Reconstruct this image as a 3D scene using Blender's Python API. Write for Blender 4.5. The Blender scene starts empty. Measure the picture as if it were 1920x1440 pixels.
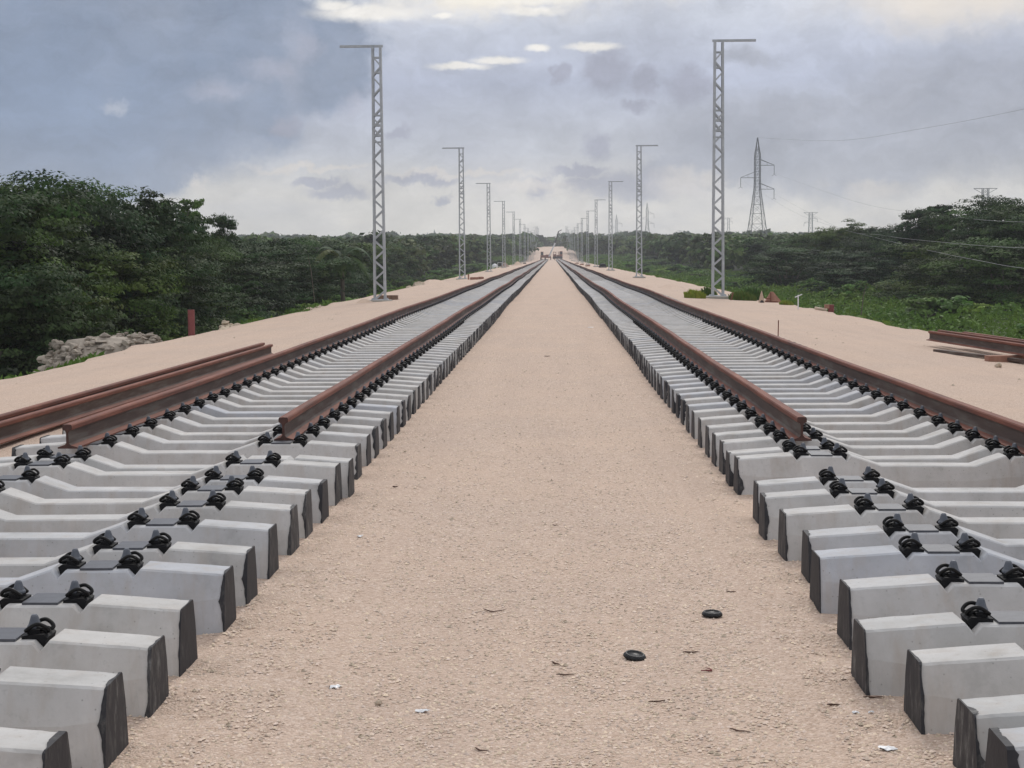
import bpy, math, random
import numpy as np
from mathutils import Vector, Matrix, noise as mnoise
R = math.radians
scene = bpy.context.scene
col = scene.collection
rng = random.Random(7)

# ------------------------------------------------------------------ camera
F = 2900.0            # focal length in pixels of a 1920 px wide picture
EYE = 1.73
cam = bpy.data.cameras.new("camera")
cam.sensor_width = 36.0
cam.lens = 36.0 * F / 1920.0
cam.clip_start = 0.1
cam.clip_end = 20000
camo = bpy.data.objects.new("camera", cam)
col.objects.link(camo)
camo.matrix_world = (Matrix.Translation((0, 0, EYE)) @ Matrix.Rotation(R(1.52), 4, 'Z')
                     @ Matrix.Rotation(R(90 - 4.73), 4, 'X') @ Matrix.Rotation(R(-0.42), 4, 'Z'))
scene.camera = camo

def X(px, Z):         # lateral metres of something Z metres along the line
    return (px - 1037.0) * Z / F
def HZ(px):
    return 480 - 0.0075 * (px - 1037)
def UP(px, py, Z):    # height in metres above the trackbed
    return EYE + (HZ(px) - py) * Z / F

# ------------------------------------------------------------------ sky
SUN_EL, SUN_AZ = 42.0, 8.0
world = bpy.data.worlds.new("World")
scene.world = world
world.use_nodes = True
NT = world.node_tree
NT.nodes.clear()
def wn(kind, **kw):
    n = NT.nodes.new(kind)
    for k, v in kw.items():
        setattr(n, k, v)
    return n
def wlink(a, b): NT.links.new(a, b)
def wmath(op, a, b=None, c=None, clamp=False):
    n = wn('ShaderNodeMath', operation=op, use_clamp=clamp)
    for i, v in enumerate((a, b, c)):
        if v is None: continue
        if isinstance(v, (int, float)): n.inputs[i].default_value = v
        else: wlink(v, n.inputs[i])
    return n.outputs[0]
def wvec(op, a, b=None):
    n = wn('ShaderNodeVectorMath', operation=op)
    for i, v in enumerate((a, b)):
        if v is None: continue
        if isinstance(v, (tuple, list)): n.inputs[i].default_value = v
        else: wlink(v, n.inputs[i])
    return n.outputs['Value'] if op == 'LENGTH' else n.outputs[0]
def wmix(fac, a, b):
    n = wn('ShaderNodeMix', data_type='RGBA')
    if isinstance(fac, (int, float)): n.inputs[0].default_value = fac
    else: wlink(fac, n.inputs[0])
    for i, v in ((6, a), (7, b)):
        if isinstance(v, (tuple, list)): n.inputs[i].default_value = (*v, 1)
        else: wlink(v, n.inputs[i])
    return n.outputs[2]
def srgb(r, g, b):
    f = lambda c: ((c/255 + 0.055) / 1.055) ** 2.4 if c > 10 else c/255/12.92
    return (f(r), f(g), f(b))
tc = wn('ShaderNodeTexCoord')
sep = wn('ShaderNodeSeparateXYZ')
wlink(tc.outputs['Generated'], sep.inputs[0])
az = wmath('ARCTAN2', sep.outputs[0], sep.outputs[1])
el = wmath('ARCSINE', sep.outputs[2])
U = wmath('MULTIPLY_ADD', az, 2.9, 1.037)       # direction in units of 0.345 mrad x 1000
V = wmath('MULTIPLY_ADD', el, -2.9, 0.480)
comb = wn('ShaderNodeCombineXYZ')
wlink(U, comb.inputs[0]); wlink(V, comb.inputs[1])
P0 = comb.outputs[0]
def wnoise(vec, scale, detail, rough=0.55, sx=1, sy=1, off=0):
    s = wn('ShaderNodeMapping'); wlink(vec, s.inputs[0])
    s.inputs['Scale'].default_value = (sx, sy, 1); s.inputs['Location'].default_value = (off, off*0.7, off)
    n = wn('ShaderNodeTexNoise'); wlink(s.outputs[0], n.inputs['Vector'])
    n.inputs['Scale'].default_value = scale; n.inputs['Detail'].default_value = detail
    n.inputs['Roughness'].default_value = rough
    return n
def warp(vec, nz, amt):
    d = wvec('SUBTRACT', nz.outputs['Color'], (0.5, 0.5, 0.5))
    m = wn('ShaderNodeVectorMath', operation='MULTIPLY'); wlink(d, m.inputs[0]); m.inputs[1].default_value = (amt, amt*0.7, 0)
    return wvec('ADD', vec, m.outputs[0])
n1 = wnoise(P0, 5.0, 6, 0.6)
n2 = wnoise(P0, 16.0, 5, 0.62, off=3.1)
P1 = warp(warp(P0, n1, 0.20), n2, 0.07)
P2 = warp(warp(P0, n2, 0.085), wnoise(P0, 45.0, 4, 0.6, off=7.7), 0.03)
def blob(vec, cx, cy, rx, ry, inner, outer):
    inner = max(0.0, inner)
    d = wvec('SUBTRACT', vec, (cx/1000, cy/1000, 0))
    m = wn('ShaderNodeVectorMath', operation='MULTIPLY'); wlink(d, m.inputs[0]); m.inputs[1].default_value = (1000/rx, 1000/ry, 0)
    L = wvec('LENGTH', m.outputs[0])
    mr = wn('ShaderNodeMapRange', interpolation_type='SMOOTHSTEP')
    wlink(L, mr.inputs[0]); mr.inputs[1].default_value = outer; mr.inputs[2].default_value = inner
    mr.inputs[3].default_value = 0; mr.inputs[4].default_value = 1
    return mr.outputs[0]
def union(lst):
    r = lst[0]
    for b in lst[1:]: r = wmath('MAXIMUM', r, b)
    return r
# gradient of the thin overcast: creamy at the horizon, blue-grey above, brighter high up
ramp = wn('ShaderNodeValToRGB')
wlink(wmath('MULTIPLY_ADD', el, 1.0, 0.02), ramp.inputs[0])
cr = ramp.color_ramp
stops = [(0.0, (196, 196, 196)), (0.035, (230, 227, 220)), (0.06, (221, 219, 216)), (0.085, (186, 192, 206)), (0.13, (175, 184, 209)), (0.17, (196, 202, 217))]
cr.elements[0].position = 0.0; cr.elements[0].color = (*srgb(*stops[0][1]), 1)
cr.elements[1].position = 1.0; cr.elements[1].color = (1.0, 1.0, 1.03, 1)
for p, c in stops[1:]:
    e = cr.elements.new(p); e.color = (*srgb(*c), 1)
e = cr.elements.new(0.40); e.color = (0.92, 0.93, 0.98, 1)
sky = wn('ShaderNodeTexSky', sky_type='NISHITA')
sky.sun_disc = False
sky.sun_elevation = R(SUN_EL); sky.sun_rotation = R(SUN_AZ); sky.air_density = 1.0; sky.dust_density = 2.0
skyc = wvec('MULTIPLY', sky.outputs[0], (0.10, 0.10, 0.10))
c = wmix(0.90, skyc, ramp.outputs[0])
# soft mottling over the whole sky
c = wmix(wmath('MULTIPLY', wmath('SUBTRACT', wnoise(P0, 3.0, 5, 0.6, 1, 2.4, 9).outputs[0], 0.45, clamp=True), 1.3, clamp=True), c, srgb(170, 175, 194))
# glow behind the cloud, top centre and top right
c = wmix(wmath('MULTIPLY', blob(P1, 940, -40, 430, 95, 0.0, 1.15), 0.95), c, srgb(252, 245, 232))
c = wmix(wmath('MULTIPLY', blob(P1, 1800, -20, 260, 120, 0.2, 1.2), 0.7), c, srgb(236, 229, 222))
c = wmix(wmath('MULTIPLY', blob(P1, 0, 50, 40, 60, 0.2, 1.2), 0.9), c, srgb(205, 208, 216))
# big blue-grey bank at the left
big = union([blob(P1, 180, 130, 470, 265, 0.82, 1.02), blob(P1, 560, 115, 190, 120, 0.72, 1.0), blob(P1, 230, 318, 240, 82, 0.74, 1.0), blob(P1, -500, 150, 600, 260, 0.7, 1.0)])
bigc = wmix(n1.outputs[0], srgb(112, 133, 163), srgb(163, 171, 188))
bigc = wmix(wmath('MULTIPLY', blob(P1, 330, 150, 380, 30, 0.1, 1.2), 0.0), bigc, srgb(160, 170, 190))
bigc = wmix(blob(P1, 90, 200, 330, 160, 0.1, 1.3), bigc, srgb(136, 153, 180))
bigc = wmix(wmath('MULTIPLY', blob(P2, 240, 212, 26, 15, 0.1, 1.2), 0.7), bigc, srgb(184, 190, 203))
c = wmix(wmath('MULTIPLY', big, 0.98), c, bigc)
seam = blob(P1, 560, 125, 34, 110, 0.1, 1.1)
c = wmix(wmath('MULTIPLY', seam, 0.35), c, srgb(186, 190, 206))
c = wmix(wmath('MULTIPLY', union([blob(P2, 430, 175, 70, 22, .1, 1.2), blob(P2, 520, 140, 60, 24, .1, 1.2), blob(P2, 590, 95, 26, 40, .1, 1.2), blob(P2, 665, 200, 26, 26, .1, 1.2)]), 0.5), c, srgb(182, 184, 200))
# grey deck at the right
deck = union([blob(P1, 1560, 285, 400, 105, 0.62, 1.1), blob(P1, 1800, 225, 330, 130, 0.5, 1.15), blob(P1, 1290, 330, 110, 48, 0.6, 1.05), blob(P1, 1400, 125, 75, 32, 0.3, 1.1), blob(P1, 2500, 250, 700, 150, 0.6, 1.1)])
c = wmix(wmath('MULTIPLY', deck, 0.85), c, wmix(n2.outputs[0], srgb(156, 162, 177), srgb(182, 185, 196)))
# small dark cumulus
darks = [(1140, 145, 50, 42), (1212, 158, 34, 32), (1292, 168, 46, 34), (1044, 145, 17, 22), (1118, 278, 34, 32), (1085, 325, 62, 10), (1205, 352, 120, 30),
         (1020, 352, 28, 22), (1110, 345, 50, 14), (1195, 205, 24, 14), (640, 362, 60, 16), (600, 343, 55, 9), (790, 336, 75, 12), (760, 250, 30, 14), (545, 240, 34, 20), (845, 371, 20, 10), (1915, 30, 22, 26)]
c = wmix(wmath('MULTIPLY', union([blob(P2, x, y, a*1.25, b*1.25, 0.35, 1.05) for x, y, a, b in darks]), 0.80), c, srgb(164, 167, 184))
# bright rims and streaks
brights = [(1115, 98, 52, 8), (1012, 100, 24, 6), (940, 121, 52, 7), (870, 131, 60, 7), (700, 36, 105, 16), (640, 24, 40, 12), (838, 42, 18, 5), (985, 8, 120, 14), (1000, 34, 60, 9)]
P3 = warp(P0, wnoise(P0, 34.0, 4, 0.6, 1, 1.6, 5.2), 0.022)
c = wmix(union([blob(P3, x, y, a*1.2, b*1.3, 0.30, 1.1) for x, y, a, b in brights]), c, srgb(248, 245, 240))
peach = [(590, 316, 140, 8), (860, 326, 170, 7), (1620, 366, 62, 20), (1275, 350, 78, 30), (1330, 345, 40, 20), (390, 345, 26, 18), (1000, 350, 100, 12)]
c = wmix(wmath('MULTIPLY', union([blob(P2, x, y, a*1.15, b*1.25, 0.2, 1.1) for x, y, a, b in peach]), 0.75), c, srgb(226, 220, 214))
# fine cloud texture over everything above the horizon band
n4 = wnoise(P1, 9.0, 9, 0.66, 1, 1.9, 12.3)
tex = wn('ShaderNodeMapRange'); wlink(n4.outputs[0], tex.inputs[0]); tex.inputs[1].default_value = 0.30; tex.inputs[2].default_value = 0.70; tex.inputs[3].default_value = 0.85; tex.inputs[4].default_value = 1.13
n5 = wnoise(P0, 2.2, 7, 0.6, 1, 3.2, 30.1)
tex2 = wn('ShaderNodeMapRange'); wlink(n5.outputs[0], tex2.inputs[0]); tex2.inputs[1].default_value = 0.35; tex2.inputs[2].default_value = 0.65; tex2.inputs[3].default_value = 0.93; tex2.inputs[4].default_value = 1.07
ms = wn('ShaderNodeVectorMath', operation='SCALE'); wlink(c, ms.inputs[0]); wlink(wmath('MULTIPLY', tex.outputs[0], tex2.outputs[0]), ms.inputs['Scale'])
c = ms.outputs[0]
c = wmix(wmath('MULTIPLY', blob(P1, 960, -25, 420, 60, 0.1, 1.1), 0.9), c, srgb(255, 248, 234))
c = wmix(wmath('MULTIPLY', blob(P1, 1790, 5, 330, 95, 0.1, 1.2), 0.85), c, srgb(240, 231, 220))
bgn = wn('ShaderNodeBackground'); wlink(c, bgn.inputs[0]); bgn.inputs[1].default_value = 1.0
wo = wn('ShaderNodeOutputWorld'); wlink(bgn.outputs[0], wo.inputs[0])
world.cycles.sampling_method = 'MANUAL'
world.cycles.sample_map_resolution = 512

sun = bpy.data.lights.new("sun", 'SUN')
sun.energy = 1.5; sun.angle = R(14); sun.color = (1.0, 0.96, 0.90)
suno = bpy.data.objects.new("sun", sun); col.objects.link(suno)
sd = Vector((math.sin(R(SUN_AZ)) * math.cos(R(SUN_EL)), math.cos(R(SUN_AZ)) * math.cos(R(SUN_EL)), math.sin(R(SUN_EL))))
suno.rotation_euler = (-sd).to_track_quat('-Z', 'Y').to_euler()

scene.view_settings.view_transform = 'Standard'
scene.view_settings.look = 'None'
scene.view_settings.exposure = 0.0
scene.view_settings.gamma = 1.0
scene.cycles.volume_bounces = 1
scene.cycles.max_bounces = 5
scene.cycles.diffuse_bounces = 3
scene.cycles.transparent_max_bounces = 4

# ------------------------------------------------------------------ materials
def new_mat(name):
    m = bpy.data.materials.new(name); m.use_nodes = True
    nt = m.node_tree
    return m, nt, nt.nodes['Principled BSDF']
def mnode(nt, kind, **kw):
    n = nt.nodes.new(kind)
    for k, v in kw.items(): setattr(n, k, v)
    return n
def mramp(nt, src, pts):
    n = nt.nodes.new('ShaderNodeValToRGB'); nt.links.new(src, n.inputs[0])
    e = n.color_ramp.elements
    e[0].position = pts[0][0]; e[0].color = (*pts[0][1], 1)
    e[1].position = pts[-1][0]; e[1].color = (*pts[-1][1], 1)
    for p, c_ in pts[1:-1]:
        q = e.new(p); q.color = (*c_, 1)
    return n.outputs[0]
def mtexnoise(nt, vec, scale, detail=4, rough=0.55):
    n = nt.nodes.new('ShaderNodeTexNoise')
    nt.links.new(vec, n.inputs['Vector'])
    n.inputs['Scale'].default_value = scale; n.inputs['Detail'].default_value = detail; n.inputs['Roughness'].default_value = rough
    return n.outputs[0]
def mmix(nt, fac, a, b, blend='MIX'):
    n = nt.nodes.new('ShaderNodeMix'); n.data_type = 'RGBA'; n.blend_type = blend
    if isinstance(fac, (int, float)): n.inputs[0].default_value = fac
    else: nt.links.new(fac, n.inputs[0])
    for i, v in ((6, a), (7, b)):
        if isinstance(v, (tuple, list)): n.inputs[i].default_value = (*v, 1)
        else: nt.links.new(v, n.inputs[i])
    return n.outputs[2]
def mbump(nt, h, strength, dist, bsdf):
    n = nt.nodes.new('ShaderNodeBump'); nt.links.new(h, n.inputs['Height'])
    n.inputs['Strength'].default_value = strength; n.inputs['Distance'].default_value = dist
    nt.links.new(n.outputs[0], bsdf.inputs['Normal'])
def simple_mat(name, c1, c2, scale=8, rough=0.7, bump=0.3, bdist=0.004, metal=0.0, det=5):
    m, nt, b = new_mat(name)
    t = mnode(nt, 'ShaderNodeTexCoord')
    f = mtexnoise(nt, t.outputs['Object'], scale, det, 0.6)
    nt.links.new(mramp(nt, f, [(0.3, c1), (0.7, c2)]), b.inputs['Base Color'])
    b.inputs['Roughness'].default_value = rough; b.inputs['Metallic'].default_value = metal
    if bump: mbump(nt, mtexnoise(nt, t.outputs['Object'], scale*5, 3), bump, bdist, b)
    if max(c2) < 0.03: b.inputs['Specular IOR Level'].default_value = 0.18
    return m

M = {}
# fine crushed limestone
m, nt, b = new_mat('limestone_gravel')
t = mnode(nt, 'ShaderNodeTexCoord'); g = t.outputs['Object']
vo = mnode(nt, 'ShaderNodeTexVoronoi'); nt.links.new(g, vo.inputs['Vector']); vo.inputs['Scale'].default_value = 85
vo2 = mnode(nt, 'ShaderNodeTexVoronoi'); nt.links.new(g, vo2.inputs['Vector']); vo2.inputs['Scale'].default_value = 34
sepc = mnode(nt, 'ShaderNodeSeparateColor'); nt.links.new(vo.outputs['Color'], sepc.inputs[0])
stone = mramp(nt, sepc.outputs[0], [(0.0, (0.25, 0.17, 0.12)), (0.35, (0.455, 0.345, 0.265)), (0.8, (0.51, 0.39, 0.305)), (1.0, (0.66, 0.56, 0.47))])
sepd = mnode(nt, 'ShaderNodeSeparateColor'); nt.links.new(vo2.outputs['Color'], sepd.inputs[0])
stone2 = mramp(nt, sepd.outputs[1], [(0.0, (0.40, 0.29, 0.21)), (0.5, (0.48, 0.365, 0.28)), (1.0, (0.55, 0.43, 0.34))])
cc = mmix(nt, 0.4, stone, stone2)
big_n = mtexnoise(nt, g, 0.55, 5, 0.6)
cc = mmix(nt, mramp(nt, big_n, [(0.35, (0, 0, 0)), (0.75, (0.55, 0.55, 0.55))]), cc, (0.55, 0.405, 0.295))
mp = mnode(nt, 'ShaderNodeMapping'); nt.links.new(g, mp.inputs[0]); mp.inputs['Scale'].default_value = (2.2, 0.12, 1)
cc = mmix(nt, mramp(nt, mtexnoise(nt, mp.outputs[0], 1.0, 4, 0.6), [(0.45, (0, 0, 0)), (0.8, (0.45, 0.45, 0.45))]), cc, (0.39, 0.29, 0.225))
nt.links.new(mmix(nt, 1.0, cc, (1.10, 1.105, 1.14), 'MULTIPLY'), b.inputs['Base Color']); b.inputs['Roughness'].default_value = 0.95
hh = mnode(nt, 'ShaderNodeMath', operation='ADD'); nt.links.new(vo.outputs['Distance'], hh.inputs[0]); nt.links.new(vo2.outputs['Distance'], hh.inputs[1])
inv = mnode(nt, 'ShaderNodeMath', operation='MULTIPLY'); nt.links.new(hh.outputs[0], inv.inputs[0]); inv.inputs[1].default_value = -1
mbump(nt, inv.outputs[0], 0.75, 0.010, b)
M['gravel'] = m
m, nt, b = new_mat('limestone_chip')
oi = mnode(nt, 'ShaderNodeAttribute'); oi.attribute_name = 'tint'
nt.links.new(mmix(nt, 1.0, (0.63, 0.51, 0.415), oi.outputs['Color'], 'MULTIPLY'), b.inputs['Base Color'])
b.inputs['Roughness'].default_value = 0.95
M['chip'] = m
M['soil'] = simple_mat('leafy_soil', (0.030, 0.042, 0.018), (0.06, 0.075, 0.03), 0.4, 0.95, 0.5, 0.1)
M['rock'] = simple_mat('limestone_rock', (0.17, 0.145, 0.115), (0.47, 0.41, 0.34), 2.2, 0.9, 0.8, 0.03)
M['pale_rock'] = simple_mat('pale_limestone', (0.40, 0.33, 0.24), (0.55, 0.46, 0.36), 3, 0.9, 0.8, 0.03)
M['sand'] = simple_mat('heaped_sand', (0.42, 0.31, 0.23), (0.52, 0.39, 0.30), 3, 0.95, 0.6, 0.02)
# concrete of the sleepers, one tone per sleeper
m, nt, b = new_mat('sleeper_concrete')
t = mnode(nt, 'ShaderNodeTexCoord'); oi = mnode(nt, 'ShaderNodeObjectInfo')
shift = mnode(nt, 'ShaderNodeVectorMath', operation='ADD'); nt.links.new(t.outputs['Object'], shift.inputs[0])
sc_ = mnode(nt, 'ShaderNodeMath', operation='MULTIPLY'); nt.links.new(oi.outputs['Random'], sc_.inputs[0]); sc_.inputs[1].default_value = 60
nt.links.new(sc_.outputs[0], shift.inputs[1])
g = shift.outputs[0]
base = mramp(nt, mtexnoise(nt, g, 3.2, 6, 0.62), [(0.26, (0.31, 0.305, 0.295)), (0.42, (0.43, 0.427, 0.42)), (0.56, (0.475, 0.472, 0.468)), (0.76, (0.56, 0.555, 0.54))])
tone = mramp(nt, oi.outputs['Random'], [(0.0, (0.93, 0.93, 0.92)), (0.25, (1.04, 1.03, 1.015)), (0.6, (1.10, 1.08, 1.05)), (0.72, (0.98, 0.99, 1.01)), (0.80, (0.88, 0.92, 1.0)), (0.86, (1.02, 1.02, 1.02)), (1.0, (1.08, 1.08, 1.08))])
cc = mmix(nt, 1.0, base, tone, 'MULTIPLY')
pits = mnode(nt, 'ShaderNodeTexVoronoi'); nt.links.new(g, pits.inputs['Vector']); pits.inputs['Scale'].default_value = 26
cc = mmix(nt, mramp(nt, pits.outputs['Distance'], [(0.05, (0.8, 0.8, 0.8)), (0.12, (0, 0, 0))]), cc, (0.24, 0.235, 0.225))
mp = mnode(nt, 'ShaderNodeMapping'); nt.links.new(g, mp.inputs[0]); mp.inputs['Scale'].default_value = (9, 9, 1.2)
cc = mmix(nt, mramp(nt, mtexnoise(nt, mp.outputs[0], 1.0, 5, 0.65), [(0.50, (0, 0, 0)), (0.78, (0.65, 0.65, 0.65))]), cc, (0.38, 0.33, 0.285))
fine = mtexnoise(nt, g, 38, 4, 0.7)
cc = mmix(nt, mramp(nt, fine, [(0.56, (0, 0, 0)), (0.74, (0.45, 0.45, 0.45))]), cc, (0.33, 0.325, 0.315))
nt.links.new(cc, b.inputs['Base Color']); b.inputs['Roughness'].default_value = 0.85
mbump(nt, mtexnoise(nt, g, 60, 5, 0.7), 0.35, 0.003, b)
M['concrete'] = m
# bitumen paint on sleeper ends
m, nt, b = new_mat('black_end_paint')
t = mnode(nt, 'ShaderNodeTexCoord'); oi = mnode(nt, 'ShaderNodeObjectInfo')
shift = mnode(nt, 'ShaderNodeVectorMath', operation='ADD'); nt.links.new(t.outputs['Object'], shift.inputs[0])
sc_ = mnode(nt, 'ShaderNodeMath', operation='MULTIPLY'); nt.links.new(oi.outputs['Random'], sc_.inputs[0]); sc_.inputs[1].default_value = 60
nt.links.new(sc_.outputs[0], shift.inputs[1]); g = shift.outputs[0]
mp = mnode(nt, 'ShaderNodeMapping'); nt.links.new(g, mp.inputs[0]); mp.inputs['Scale'].default_value = (10, 14, 5)
ad_ = mnode(nt, 'ShaderNodeMath', operation='MULTIPLY_ADD'); nt.links.new(oi.outputs['Random'], ad_.inputs[0]); ad_.inputs[1].default_value = 0.16; nt.links.new(mtexnoise(nt, mp.outputs[0], 1.6, 7, 0.72), ad_.inputs[2])
nt.links.new(mramp(nt, ad_.outputs[0], [(0.40, (0.024, 0.024, 0.028)), (0.60, (0.034, 0.034, 0.038)), (0.70, (0.075, 0.074, 0.073)), (0.80, (0.17, 0.168, 0.165))]), b.inputs['Base Color'])
b.inputs['Roughness'].default_value = 0.65; b.inputs['Specular IOR Level'].default_value = 0.25
mbump(nt, mtexnoise(nt, g, 40, 4), 0.4, 0.004, b)
M['paint'] = m
M['clip'] = simple_mat('black_spring_steel', (0.0045, 0.0045, 0.005), (0.010, 0.0095, 0.0095), 30, 0.42, 0.2, 0.001)
M['guide'] = simple_mat('black_nylon', (0.005, 0.005, 0.006), (0.011, 0.011, 0.012), 30, 0.6, 0.2, 0.001)
M['cap'] = simple_mat('grey_plastic_cap', (0.075, 0.085, 0.105), (0.13, 0.14, 0.16), 20, 0.5, 0.1, 0.001)
M['pad'] = simple_mat('rubber_pad', (0.05, 0.053, 0.065), (0.085, 0.09, 0.105), 25, 0.42, 0.15, 0.001)
def rust(name, pts, rough=0.8):
    m, nt, b = new_mat(name)
    t = mnode(nt, 'ShaderNodeTexCoord')
    mp = mnode(nt, 'ShaderNodeMapping'); nt.links.new(t.outputs['Object'], mp.inputs[0]); mp.inputs['Scale'].default_value = (6, 1.0, 9)
    f1 = mtexnoise(nt, mp.outputs[0], 1.3, 7, 0.65)
    nt.links.new(mramp(nt, f1, pts), b.inputs['Base Color'])
    b.inputs['Roughness'].default_value = rough
    mbump(nt, mtexnoise(nt, t.outputs['Object'], 70, 4, 0.7), 0.35, 0.002, b)
    return m
M['rust'] = rust('rust_on_rail', [(0.26, (0.070, 0.024, 0.017)), (0.5, (0.150, 0.045, 0.025)), (0.64, (0.195, 0.064, 0.036)), (0.78, (0.27, 0.12, 0.078))])
M['rust_web'] = rust('scale_on_web', [(0.28, (0.05, 0.034, 0.029)), (0.5, (0.085, 0.056, 0.045)), (0.64, (0.125, 0.108, 0.092)), (0.78, (0.17, 0.075, 0.05))])
M['steel_cut'] = simple_mat('cut_rail_face', (0.05, 0.024, 0.019), (0.085, 0.035, 0.026), 20, 0.8)
M['galv'] = simple_mat('galvanised_steel', (0.38, 0.40, 0.42), (0.50, 0.52, 0.54), 4, 0.55, 0.1, 0.001, 0.2)
M['galv_dark'] = simple_mat('pylon_steel', (0.20, 0.21, 0.22), (0.28, 0.29, 0.30), 2, 0.6, 0, 0, 0.2)
M['footing'] = simple_mat('footing_concrete', (0.30, 0.29, 0.26), (0.40, 0.38, 0.34), 5, 0.9)
M['wood'] = simple_mat('weathered_timber', (0.12, 0.07, 0.045), (0.26, 0.17, 0.12), 9, 0.85)
M['red_wood'] = simple_mat('reddish_formwork', (0.24, 0.11, 0.075), (0.36, 0.19, 0.13), 7, 0.85)
M['white'] = simple_mat('white_plastic', (0.62, 0.64, 0.66), (0.80, 0.80, 0.80), 6, 0.5)
M['rubber'] = simple_mat('black_rubber', (0.014, 0.014, 0.015), (0.028, 0.028, 0.028), 30, 0.4)
M['twig'] = simple_mat('dry_twig', (0.045, 0.022, 0.015), (0.11, 0.06, 0.04), 30, 0.9)
M['redpaint'] = simple_mat('red_oxide_paint', (0.15, 0.035, 0.035), (0.22, 0.06, 0.055), 5, 0.7)
M['machine'] = simple_mat('dusty_machine_paint', (0.15, 0.05, 0.035), (0.26, 0.10, 0.07), 1.5, 0.7)
M['dark'] = simple_mat('dark_machine_steel', (0.03, 0.028, 0.028), (0.06, 0.05, 0.05), 2, 0.7)
M['glass'] = simple_mat('cab_glass', (0.02, 0.025, 0.03), (0.03, 0.035, 0.04), 2, 0.15, 0)
M['bark'] = simple_mat('grey_bark', (0.07, 0.06, 0.045), (0.15, 0.13, 0.10), 6, 0.9, 0.6, 0.01)
M['cable'] = simple_mat('aluminium_cable', (0.22, 0.23, 0.23), (0.30, 0.31, 0.31), 2, 0.5, 0)
def foliage(name, colr, trans=0.25):
    m, nt, b = new_mat(name)
    at = mnode(nt, 'ShaderNodeAttribute'); at.attribute_name = 'tint'
    oi = mnode(nt, 'ShaderNodeObjectInfo')
    tone = mramp(nt, oi.outputs['Random'], [(0.0, (0.55, 0.66, 0.75)), (0.45, (0.95, 0.95, 0.95)), (0.8, (1.25, 1.25, 0.95)), (1.0, (1.7, 1.5, 0.95))])
    cc = mmix(nt, 1.0, mmix(nt, 1.0, colr, at.outputs['Color'], 'MULTIPLY'), tone, 'MULTIPLY')
    nt.links.new(cc, b.inputs['Base Color'])
    b.inputs['Roughness'].default_value = 0.65
    b.inputs['Specular IOR Level'].default_value = 0.12
    tr = mnode(nt, 'ShaderNodeBsdfTranslucent'); nt.links.new(cc, tr.inputs[0])
    mx = mnode(nt, 'ShaderNodeMixShader'); mx.inputs[0].default_value = trans
    nt.links.new(b.outputs[0], mx.inputs[1]); nt.links.new(tr.outputs[0], mx.inputs[2])
    nt.links.new(mx.outputs[0], nt.nodes['Material Output'].inputs[0])
    return m
M['leaf'] = foliage('jungle_leaf', (0.034, 0.064, 0.023))
M['leaf_far'] = foliage('forest_leaf', (0.042, 0.074, 0.030))
M['grass'] = foliage('bright_undergrowth', (0.085, 0.155, 0.042))
M['weed'] = foliage('roadside_weed', (0.14, 0.20, 0.05))
M['palm'] = foliage('palm_leaf', (0.06, 0.09, 0.04))

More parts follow.
